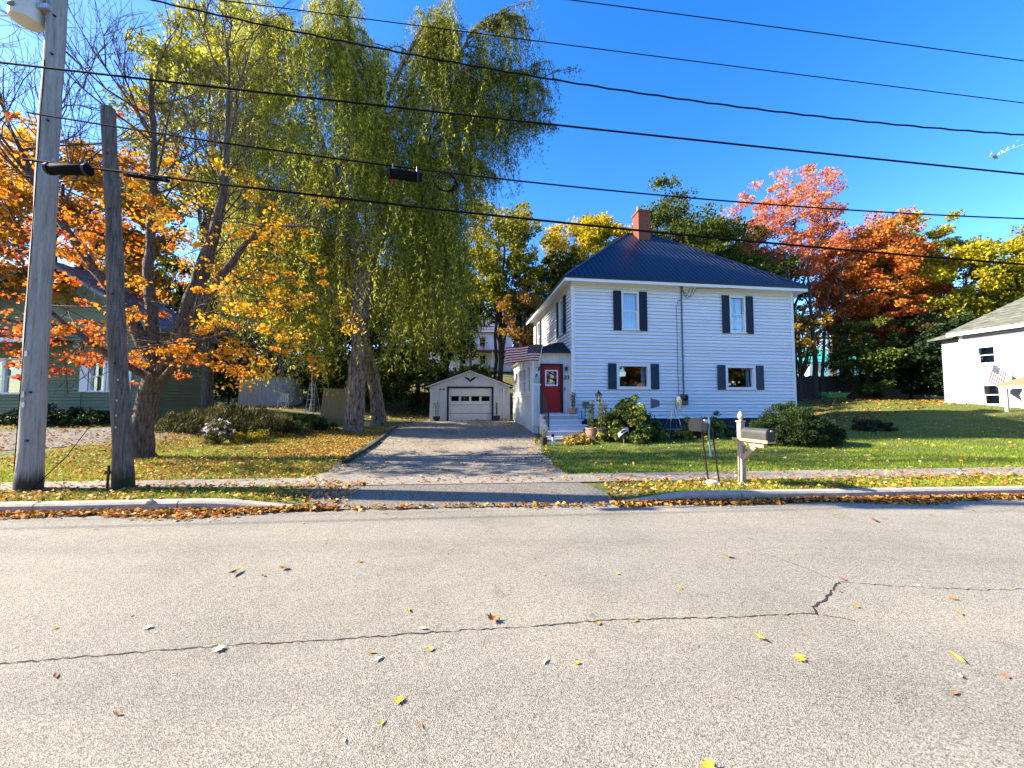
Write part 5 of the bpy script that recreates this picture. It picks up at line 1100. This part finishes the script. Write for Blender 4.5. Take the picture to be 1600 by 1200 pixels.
# curled white garden sign
gsn = thing('garden_sign', (3.75, 12.75, gz(3.75, 12.75)), 'curled white garden sign with red and blue print before the bush', 'sign')
MB().tube([(0, 0, 0), (0, 0, .36)], .008, 5).build('stake', M['steel'], gsn)
cv = [(-.17+.34*k/8, -.02-.05*math.sin(k/8*math.pi), .27+.22*k/8+.05*math.sin(k/8*math.pi)) for k in range(9)]
vs = [];
for x_, y_, z_ in cv: vs += [(x_, y_, z_), (x_-.03, y_+.03, z_+.13), (x_, y_+.008, z_), (x_-.03, y_+.038, z_+.13)]
pn = MB().add(vs, [q for k in range(8) for q in ((4*k, 4*k+4, 4*k+5, 4*k+1), (4*k+2, 4*k+3, 4*k+7, 4*k+6))]).build('panel', M['flagw'], gsn, smooth=True)
def patch(k0, a0, a1, m):
    A0, A1 = Vector(vs[4*k0]), Vector(vs[4*k0+1]); B0, B1 = Vector(vs[4*k0+4]), Vector(vs[4*k0+5]); o_ = Vector((-.002, -.006, .002))
    MB().add([A0.lerp(A1, a0)+o_, B0.lerp(B1, a0)+o_, B0.lerp(B1, a1)+o_, A0.lerp(A1, a1)+o_], [(0, 1, 2, 3)]).build('print', m, pn)
patch(2, .3, .7, M['blue']); patch(3, .35, .75, M['blue']); patch(4, .2, .6, M['flagr']); patch(5, .3, .55, M['flagr'])
# decorative windmill
wm_ = thing('garden_windmill', (6.05, 14.2, gz(6.05, 14.2)), 'grey metal garden windmill with tail vane in front of the siding', 'windmill')
for sx in (-1, 1):
    for sy in (-1, 1): MB().tube([(sx*.30, sy*.30, 0), (sx*.05, sy*.05, 1.28)], .011, 5).build('leg', M['grey'], wm_)
cb = MB()
for z_, h_ in ((.4, .225), (.8, .15)):
    for a, b in (((-1, -1), (1, -1)), ((1, -1), (1, 1)), ((1, 1), (-1, 1)), ((-1, 1), (-1, -1))): cb.tube([(a[0]*h_, a[1]*h_, z_), (b[0]*h_, b[1]*h_, z_)], .006, 4)
cb.build('brace', M['steel'], wm_)
MB().tube([(-.52, -.02, 1.36), (.2, .02, 1.36)], .014, 6).build('axle', M['steel'], wm_)
MB().prism([(-.52, 1.25), (-.86, 1.18), (-.86, 1.56), (-.52, 1.47)], -.03, -.022).build('tail_vane', M['grey'], wm_)
whl = MB().tube([(.2+.0*math.cos(a_), .27*math.cos(a_), 1.36+.27*math.sin(a_)) for a_ in np.linspace(0, 2*math.pi, 20)], .008, 5).build('wheel', M['grey'], wm_)
for k in range(12):
    a_ = k*math.pi/6; MB().box(-.004, .004, -.045, .045, .06, .26, Matrix.Translation((.2, 0, 1.36)) @ Matrix.Rotation(a_, 4, 'X') @ Matrix.Rotation(R(28), 4, 'Z')).build('blade', M['grey'], whl)

# ------------------------------------------------------------------ back yard things
sd_ = thing('garden_shed', (-18.1, 25, gz(-16.6, 25)), 'pale blue shed with rounded plum shingled roof behind the maple', 'shed')
MB().box(0, 2.85, 0, 2.6, -.2, 2.05).build('wall', M['shed'], sd_)
ar = [(-.18, 1.98), (0.02, 2.55), (.35, 2.95), (.9, 3.2), (1.42, 3.26), (1.95, 3.2), (2.5, 2.95), (2.83, 2.55), (3.03, 1.98)]
rf_ = MB().prism(ar, -.18, 2.8).build('roof', M['shedroof'], sd_, smooth=False)
tr_ = MB()
for k in range(8): tr_.tube([(ar[k][0], -.2, ar[k][1]), (ar[k+1][0], -.2, ar[k+1][1])], .05, 5)
tr_.build('arched_trim', M['shedblue'], rf_)
for k in range(6): MB().box(ar[0][0]+.15+.1*k, ar[-1][0]-.15-.1*k, -.195, -.181, 2.06+k*.17, 2.08+k*.17).build('shingle_course', M['shedroof'], rf_)
for k in range(9): MB().box(.3*k+.05, .3*k+.32, -.012, -.002, -.1, 2.0).build('board', M['shed'], sd_)
fp = thing('fence_panel', (-10.15, 20, gz(-9.5, 20)-.05), 'leaning tan cedar fence panel behind the willow', 'fence'); fp.rotation_euler = (R(-6), R(3), R(4))
for k in range(9): MB().prism([(k*.152, 0), (k*.152+.146, 0), (k*.152+.146, 1.62), (k*.152+.11, 1.7), (k*.152+.035, 1.7), (k*.152, 1.62)], -.01+.004*(k % 2), .012).build('board', M['tan'], fp)
for z_ in (.35, 1.3): MB().box(0, 1.37, .02, .06, z_, z_+.09).build('rail', M['tan'], fp)
ld = thing('step_ladder', (-11.0, 20.8, gz(-11, 20.8)), 'old aluminium step ladder standing left of the cedar panel', 'ladder')
for s_ in (-1, 1):
    MB().tube([(s_*.23, -.25, 0), (s_*.14, 0, 1.75)], .02, 5).build('rail', M['steel'], ld); MB().tube([(s_*.24, .5, 0), (s_*.14, .04, 1.72)], .016, 5).build('rear_leg', M['steel'], ld)
for k in range(1, 7): f_ = k/6.4; MB().box(-.23+.09*f_, .23-.09*f_, -.28+.25*f_, -.20+.25*f_, 1.75*f_-.015, 1.75*f_+.012).build('rung', M['steel'], ld)
ch_ = thing('garden_chair', (-14.4, 23.8, gz(-14.4, 23.8)), 'white plastic garden chair beside the pale blue shed', 'chair', rz=R(15))
MB().box(-.24, .24, -.24, .22, .40, .44).build('seat', M['trim'], ch_)
bkr = MB().box(-.25, -.2, .2, .25, .44, .9).box(.2, .25, .2, .25, .44, .9).box(-.2, .2, .2, .25, .84, .9)
for k in range(4): bkr.box(-.16+k*.1, -.11+k*.1, .21, .24, .44, .84)
bkr.build('backrest', M['trim'], ch_)
for x_ in (-.22, .22):
    for y_ in (-.22, .2): MB().tube([(x_*1.1, y_*1.1, 0), (x_, y_, .4)], .025, 6).build('leg', M['trim'], ch_)
bf = thing('board_fence', (23.4, 33.6, gz(29, 33.6)), 'weathered grey board fence across the back of the lawn', 'fence', rz=R(2))
for k in range(84):
    h_ = 2.0+.05*math.sin(k*1.7); o_ = MB().box(k*.165, k*.165+.155, -.01+.006*(k % 2), .015, -.4, h_).build('board', M['greyfence'], bf)
for z_ in (.4, 1.6): MB().box(0, 13.85, .02, .07, z_, z_+.1).build('rail', M['greyfence'], bf)
wb = thing('wheelbarrow', (24.3, 28.5, gz(24.3, 28.5)), 'green garden cart on the lawn in front of the board fence', 'garden cart', rz=R(8))
MB().add([(-.45, -.28, .32), (.4, -.28, .32), (.4, .28, .32), (-.45, .28, .32), (-.6, -.36, .66), (.55, -.36, .62), (.55, .36, .62), (-.6, .36, .66), (-.56, -.33, .64), (.51, -.33, .60), (.51, .33, .60), (-.56, .33, .64)],
         [(3, 2, 1, 0), (0, 1, 5, 4), (1, 2, 6, 5), (2, 3, 7, 6), (3, 0, 4, 7), (4, 5, 9, 8), (5, 6, 10, 9), (6, 7, 11, 10), (7, 4, 8, 11), (8, 9, 10, 11)]).build('tub', M['gcart'], wb)
for s_ in (-1, 1):
    MB().tube([(.45, s_*.2, .3), (.5, s_*.24, 0)], .025, 6).build('leg', M['gcart'], wb); MB().tube([(-.8, s_*.1, .1), (0, s_*.25, .33), (.75, s_*.28, .62)], .018, 6).build('handle', M['gcart'], wb)
wb.scale = (1.35, 1.35, 1.25)
MB().lathe([(.05, -.05), (.17, -.045), (.19, 0), (.17, .045), (.05, .05)], (0, 0, 0), 16).build('wheel', M['black'], wb).matrix_local = Matrix.Translation((-.62, 0, .19)) @ Matrix.Rotation(R(90), 4, 'X')
rk_ = thing('garden_rake', (23.8, 28.1, gz(23.8, 28.1)), 'rake handle leaning over the green garden cart', 'rake'); MB().tube([(0, 0, .02), (.7, .1, 1.0)], .014, 5).build('shaft', M['wood'], rk_); hd_ = MB().box(-.03, .02, -.2, .2, 0, .03).build('rake_head', M['steel'], rk_)
# timber edging along the drive
ed = thing('landscape_edging', (0, 0, 0), 'line of low dark timbers edging the driveway by the willow', 'edging')
P_ = [(-4.05, 9.2), (-4.42, 11.4), (-4.80, 13.6), (-5.15, 15.5), (-5.55, 17.6), (-5.8, 19.6)]
for a, b in zip(P_, P_[1:]):
    a, b = Vector((*a, gz(*a)+.05)), Vector((*b, gz(*b)+.05)); d = b-a; m_ = Matrix.Translation(a) @ d.to_track_quat('Y', 'Z').to_matrix().to_4x4()
    MB().box(-.065, .065, .02, d.length-.03, -.09, .05, m_).build('timber', M['pole_old'], ed)
tm = MB().box(0, 3.6, -.06, .06, 0, .09).build('loose_plank', M['tan']); tm.location = (-14.3, 16.9, gz(-12.5, 16.9)+.06); tm.rotation_euler = (0, R(-1), R(12)); tag(tm, 'long pale plank lying on the ground near the green house', 'plank')
lg_drive = []
for k in range(24):
    f_ = k/23; x0 = -24+f_*12.5; lg_drive.append((x0, 9.5+.35*f_**2*9, x0+.4*f_, 12.3+f_*3.6))
tag(sheet('gravel_drive', lg_drive, 10, mat('grey_gravel', (.13, .12, .105), .95, .35, 9, .6, fine=.3), .02), kind='structure')
# far houses seen between the trunks
def far_house(name, label, x, y, rz, L, D, h, wallm, roofm, rows, z=None, pm=None):
    t_ = thing(name, (x, y, gz(x, y)-.2 if z is None else z), label, 'house', 'far houses behind the trees', rz=rz)
    hs_ = [(L*(k+.5)/4-.45, L*(k+.5)/4+.45, z0_, z0_+1.3) for z0_ in rows for k in range(4)]
    wall_holes(t_, 'wall', L, 0, h, hs_, wallm); MB().box(0, .14, .14, D, 0, h).box(L-.14, L, .14, D, 0, h).box(.14, L-.14, D-.1, D, 0, h).build('wall', wallm, t_)
    for a, b, c, d in hs_: window(t_, (a+b)/2, c, b-a, d-c, curtain=False, glass=M['glassd'])
    MB().add([(-.5, -.5, h), (L+.5, -.5, h), (L+.5, D/2, h+2.6), (-.5, D/2, h+2.6), (-.5, D+.5, h), (L+.5, D+.5, h)], [(0, 1, 2, 3), (3, 2, 5, 4), (0, 3, 4), (1, 5, 2)]).build('roof', roofm, t_)
    MB().box(-.4, L+.4, -1.6, 0, rows[0]+1.6, rows[0]+1.8).build('porch_roof', pm or roofm, t_)
    for k in range(5): MB().box(L*k/4-.06, L*k/4+.06, -1.5, -1.38, 0, rows[0]+1.6).build('porch_post', M['trim'], t_)
    return t_
far_house('hillside_house', 'white two storey house up the slope behind the garage', -10.5, 50, R(4), 10.5, 7, 5.2, M['white'], M['green_roof'], (.9, 3.3), pm=M['brick'])
far_house('distant_house', 'white house with teal roof far behind the board fence', 46, 58, R(-4), 12, 8, 5.0, M['white'], M['teal'], (.9, 3.2))
far_house('distant_house', 'pale house behind the trunks near the corner of the white house', 37.5, 62, R(2), 8, 7, 4.6, mat('cream_wall', (.6, .58, .52)), M['green_roof'], (.9, 3.0))
# the out-of-frame tree's twig tip and a falling leaf
tg = thing('twig_tip', (10.95, 8.0, 7.25), 'pale twig reaching into the sky at the upper right edge', 'twig')
MB().tube([(.9, 0, .3), (.3, 0, .02), (-.05, 0, -.10), (-.28, 0, -.22)], [.012, .009, .006, .003], 5).build('shoot', M['flagw'], tg)
rg = np.random.default_rng(8); v, f, rn = cloud_leaves(rg, np.array([(-.3, 0, -.2), (.1, 0, .05), (-.15, 0, -.1), (-.55, 0, -.26)]), np.full(4, .1), 3, .09, asp=.35); np_mesh('foliage', v, f, leaf_mat('pale_leaf', [(0, (.6, .58, .5)), (1, (.75, .72, .65))]), tg, rnd=rn)

# ------------------------------------------------------------------ grass and fallen leaves
rg = np.random.default_rng(21)
Hinv = HM.inverted(); hi = np.array(Hinv)[:2, :]
def in_house(x, y):
    u = hi[0, 0]*x+hi[0, 1]*y+hi[0, 3]; v_ = hi[1, 0]*x+hi[1, 1]*y+hi[1, 3]
    return ((u > -1.9) & (u < W_+.1) & (v_ > -.15) & (v_ < D_)) | ((u > -1.75) & (u < .8) & (v_ > -2.1) & (v_ < .3))
def on_drive(x, y):
    yy = y-.07*x; return (x > np.interp(yy, *DL)-.0) & (x < np.interp(yy, *DR)+.0) & (y < 23.1)
def on_walk(x, y): return (y > walk_near(x)) & (y < walk_far(x))
def hard(x, y): return on_walk(x, y) | on_drive(x, y) | in_house(x, y) | (y < KA+KB*x+.17)
def blades(x, y, h, wd, rn, lean=.45):
    n = len(x); b = np.stack([x, y, ground_z(x, y)-.005], 1); a_ = rg.random(n)*6.283; sd2 = np.stack([np.cos(a_), np.sin(a_), np.zeros(n)], 1)*wd[:, None]
    tip = b+np.stack([rg.normal(0, lean, n)*h, rg.normal(0, lean, n)*h, h], 1); v = np.stack([b-sd2, b+sd2, tip], 1).reshape(-1, 3)
    return v, np.arange(3*n).reshape(-1, 3), np.repeat(rn, 3)
GR = [(0, (.09, .16, .012)), (.4, (.2, .29, .02)), (.75, (.38, .42, .035)), (1, (.58, .5, .09))]
def patchn(x, y): return .5+.25*np.sin(x*1.9+np.sin(y*1.3)*2)+.25*np.sin(y*2.7+x*.8)
def grass(name, label, x, y, hmin, hmax, wd, bias, stops=GR):
    k = ~hard(x, y); x, y = x[k], y[k]; n = len(x)
    v, f, rn = blades(x, y, rg.uniform(hmin, hmax, n), rg.uniform(.6, 1.2, n)*wd, np.clip(bias+.35*(patchn(x, y)-.5)+rg.normal(0, .2, n), 0, 1))
    tag(np_mesh(name, v, f, leaf_mat(name+'_blade', stops, .35), rnd=rn), label, 'grass', kind='stuff')
n = 60000; x = rg.uniform(-14, 16, n); y = KA+KB*x+rg.uniform(.17, 1.15, n)
op = opening(x); k = (op < .55+rg.normal(0, .1, n)); grass('verge_grass', 'short grass of the verge between kerb and sidewalk', x[k], y[k], .02, .065, .006, .52)
n = 150000; u = rg.random(n); y = 7.6+22*u**1.5; x = rg.uniform(1.0, 1.0+29*np.clip((y+6)/30, .4, 1.2)); grass('lawn_grass', 'green mown lawn around the white house', x, y, .025, .07, .009, .3)
n = 70000; y = 7.0+11*rg.random(n)**1.3; x = rg.uniform(-13.5, -3.6, n); grass('yard_grass', 'yellowing grass of the yard left of the driveway', x, y, .03, .09, .008, .55)
LV = [(0, (.16, .06, .02)), (.3, (.36, .15, .035)), (.6, (.55, .27, .06)), (.85, (.66, .42, .06)), (1, (.62, .5, .28))]
lvm = leaf_mat('fallen_leaf', LV, .2, .7)
def litter(name, label, x, y, smin=.05, smax=.11, lift=.02, zf=None, stops=None, bias=.5):
    n = len(x); z = (ground_z(x, y) if zf is None else zf)+rg.random(n)*lift+.008
    ax = rg.normal(0, 1, (n, 3))*np.array([1, 1, .35]); nr = rg.normal(0, .45, (n, 3)); nr[:, 2] += 1; L = rg.uniform(smin, smax, n)
    v, f, rn = leaf_quads(np.stack([x, y, z], 1), ax, nr, L, L*rg.uniform(.45, .9, n), np.clip(bias+rg.normal(0, .3, n), 0, 1), .28)
    tag(np_mesh(name, v, f, lvm, rnd=rn), label, 'leaves', kind='stuff')
# gutter drifts
def gutter(n, x0, x1, wd):
    x = rg.uniform(x0, x1, n); d = np.abs(rg.normal(0, wd, n))*(.55+.45*np.sin(x*1.7)*np.sin(x*.6+1)); return x, KA+KB*x-.02-d
x1_, y1_ = gutter(5200, -14, -2.6, .17); x2_, y2_ = gutter(6500, 1.6, 15, .16); x3_, y3_ = gutter(260, -2.6, 1.6, .10)
x = np.concatenate([x1_, x2_, x3_]); y = np.concatenate([y1_, y2_, y3_]); d = KA+KB*x-y
litter('gutter_leaves', 'drift of brown and orange leaves in the gutter along both kerbs', x, y, .045, .10, .0, np.maximum(.0, .05-.16*d)*rg.random(len(x))+.003, bias=.42)
n = 6500; x = np.concatenate([rg.uniform(-13, -2.6, n//2), rg.uniform(1.6, 14, n//2)]); y = KA+KB*x+rg.uniform(.16, 1.2, n)
k = rg.random(n) < np.clip(.25+.75*patchn(x*.8, y*2)+.6*S(-4.5, -3, x)*(1-S(1, 3, x)), 0, 1); litter('verge_leaves', 'orange and yellow leaves strewn over the verge', x[k], y[k], .04, .09, .05, bias=.55)
n = 46000; y = 7.2+9.8*rg.random(n); x = rg.uniform(-13, -3.7, n); k = ~hard(x, y) & (rg.random(n) < np.clip((.05+.85*patchn(x*.5+1, y*.7))*(.45+.55*S(-10, -7, x))+.4*S(-8.5, -5.5, x)*S(9, 11, y), 0, 1))
litter('yard_leaves', 'thick carpet of orange leaves on the yard by the willow', x[k], y[k], .035, .085, .06, bias=.55)
n = 9000; y = rg.uniform(8, 22.8, n); x = rg.uniform(-6, 1.2, n); dl = np.minimum(np.abs(x-np.interp(y-.07*x, *DL)), np.abs(x-np.interp(y-.07*x, *DR)))
k = rg.random(n) < np.clip(.9*np.exp(-dl/.35)+.09+.35*S(17, 20, y)*S(-1, .4, x), 0, 1); k &= ~in_house(x, y); litter('driveway_leaves', 'leaves scattered over the driveway and along its edges', x[k], y[k], .04, .09, .01, ground_z(x[k], y[k])+.014, bias=.55)
n = 2600; y = rg.uniform(8, 27, n); x = rg.uniform(1.5, 28, n); k = ~hard(x, y); litter('lawn_leaves', 'sparse pale leaves dotted over the green lawn', x[k], y[k], .05, .10, .05, bias=.75)
n = 16000; y = rg.uniform(22, 45, n); x = rg.uniform(-24, 34, n); k = ~hard(x, y); litter('woodland_leaves', 'brown leaf litter on the rising ground behind the houses', x[k], y[k], .10, .2, .06, bias=.3)
n = 6000; y = rg.uniform(9, 17, n); x = rg.uniform(-24, -10, n); k = rg.random(n) < .7; litter('drive_side_leaves', 'dull brown leaves around the gravel drive of the green house', x[k], y[k], .06, .11, .03, ground_z(x[k], y[k])+.02, bias=.3)
n = 700; x = rg.uniform(-12, 13, n); y = walk_near(x)+rg.random(n)*(walk_far(x)-walk_near(x)); litter('sidewalk_leaves', 'scattered leaves lying on the sidewalk', x, y, .04, .09, .0, ground_z(x, y)+.024, bias=.6)

# single leaves lying on the road
def leaf_mesh(nm, kind):
    if kind == 'maple': out = [(0, -.5), (.12, -.2), (.42, -.3), (.32, -.05), (.5, .15), (.25, .18), (.22, .42), (.08, .3), (0, .55), (-.08, .3), (-.22, .42), (-.25, .18), (-.5, .15), (-.32, -.05), (-.42, -.3), (-.12, -.2)]
    else: out = [(0, -.55), (.12, -.3), (.2, 0), (.15, .3), (0, .6), (-.15, .3), (-.2, 0), (-.12, -.3)]
    vs = [(0, 0, .02)]+[(x, y, .04+.22*abs(x)*(1 if x > 0 else .6)+.16*y*y) for x, y in out]; n = len(out)
    st = [(-.012, -.5, .06), (.012, -.5, .06), (.012, -.95, .12), (-.012, -.95, .12)]
    me = bpy.data.meshes.new(nm); me.from_pydata(vs+st, [], [(0, i_+1, (i_+1) % n+1) for i_ in range(n)]+[tuple(n+1+j for j in range(4))]); return me
lc = {'yellow': (.40, .31, .03), 'gold': (.33, .2, .035), 'brown': (.18, .075, .03), 'orange': (.4, .15, .03), 'pale': (.48, .42, .32), 'red': (.34, .07, .04)}
LM = {(k, c): leaf_mesh('leaf', k) for k in ('maple', 'slim') for c in lc}
for (k, c), me in LM.items():
    m_ = bpy.data.materials.get('leaf_'+c) or mat('leaf_'+c, lc[c], .65, .25, 9); me.materials.append(m_)
road_leaves = [(-.14, 2.86, .13, 'maple', 'orange', 'large curled orange brown maple leaf in the middle of the road'),
 (-.53, 2.53, .06, 'maple', 'yellow', 0), (.86, 1.72, .1, 'maple', 'yellow', 'yellow curled leaf near the bottom edge of the picture, right of centre'), (-1.05, 1.62, .08, 'maple', 'gold', 'gold leaf cut by the bottom edge of the picture'),
 (2.24, 4.0, .1, 'maple', 'gold', 0), (1.8, 2.44, .09, 'maple', 'yellow', 0), (1.68, 2.65, .11, 'slim', 'yellow', 0), (3.0, 3.5, .07, 'maple', 'red', 0), (3.72, 2.78, .12, 'slim', 'orange', 'long rust coloured leaf at the right side of the road'),
 (2.78, 2.44, .1, 'slim', 'yellow', 0), (-2.6, 3.62, .17, 'slim', 'gold', 0), (-2.2, 3.72, .11, 'maple', 'gold', 0), (-2.3, 3.58, .07, 'slim', 'brown', 0), (-1.9, 2.53, .09, 'maple', 'pale', 'pale leaf lying on the long road crack'), (-.63, 2.76, .07, 'slim', 'pale', 0),
 (.62, 2.82, .06, 'maple', 'gold', 0), (.9, 2.85, .06, 'slim', 'yellow', 0), (.3, 3.6, .05, 'slim', 'yellow', 0), (-.9, 2.5, .06, 'slim', 'gold', 0), (-.8, 3.0, .08, 'slim', 'yellow', 0), (4.9, 5.2, .17, 'slim', 'red', 0), (2.7, 3.05, .06, 'maple', 'gold', 0)]
rr = random.Random(4)
for k in range(62):
    y = 1.7+3.8*rr.random()**.8; x = rr.uniform(-1.32, 1.32)*(y+.2); road_leaves.append((x, y+.04*x, rr.uniform(.03, .075), rr.choice(['maple', 'slim', 'slim']), rr.choice(['yellow', 'yellow', 'gold', 'brown', 'pale', 'pale', 'orange']), 0))
for (x, y, s_, k, c, lb) in road_leaves:
    o = link(bpy.data.objects.new('fallen_leaf', LM[(k, c)])); o.location = (x, y, .004+s_*.02); s_ *= .85; o.scale = (s_, s_, s_*(2. if s_ > .08 else 1.2)); o.rotation_euler = (rr.uniform(-.15, .15), rr.uniform(-.15, .15), rr.uniform(0, 6.28))
    tag(o, lb or {'maple': 'small lobed %s leaf lying loose on the grey road', 'slim': 'small narrow %s leaf lying loose on the grey road'}[k] % c, 'leaf', 'loose leaves on the road')
fo_ = link(bpy.data.objects.new('falling_leaf', LM[('maple', 'gold')])); fo_.location = (9.5, 7.2, 6.43); fo_.scale = (.13, .11, .13); fo_.rotation_euler = (R(95), R(10), 0); tag(fo_, 'golden leaf falling through the air at the right edge of the sky', 'leaf')
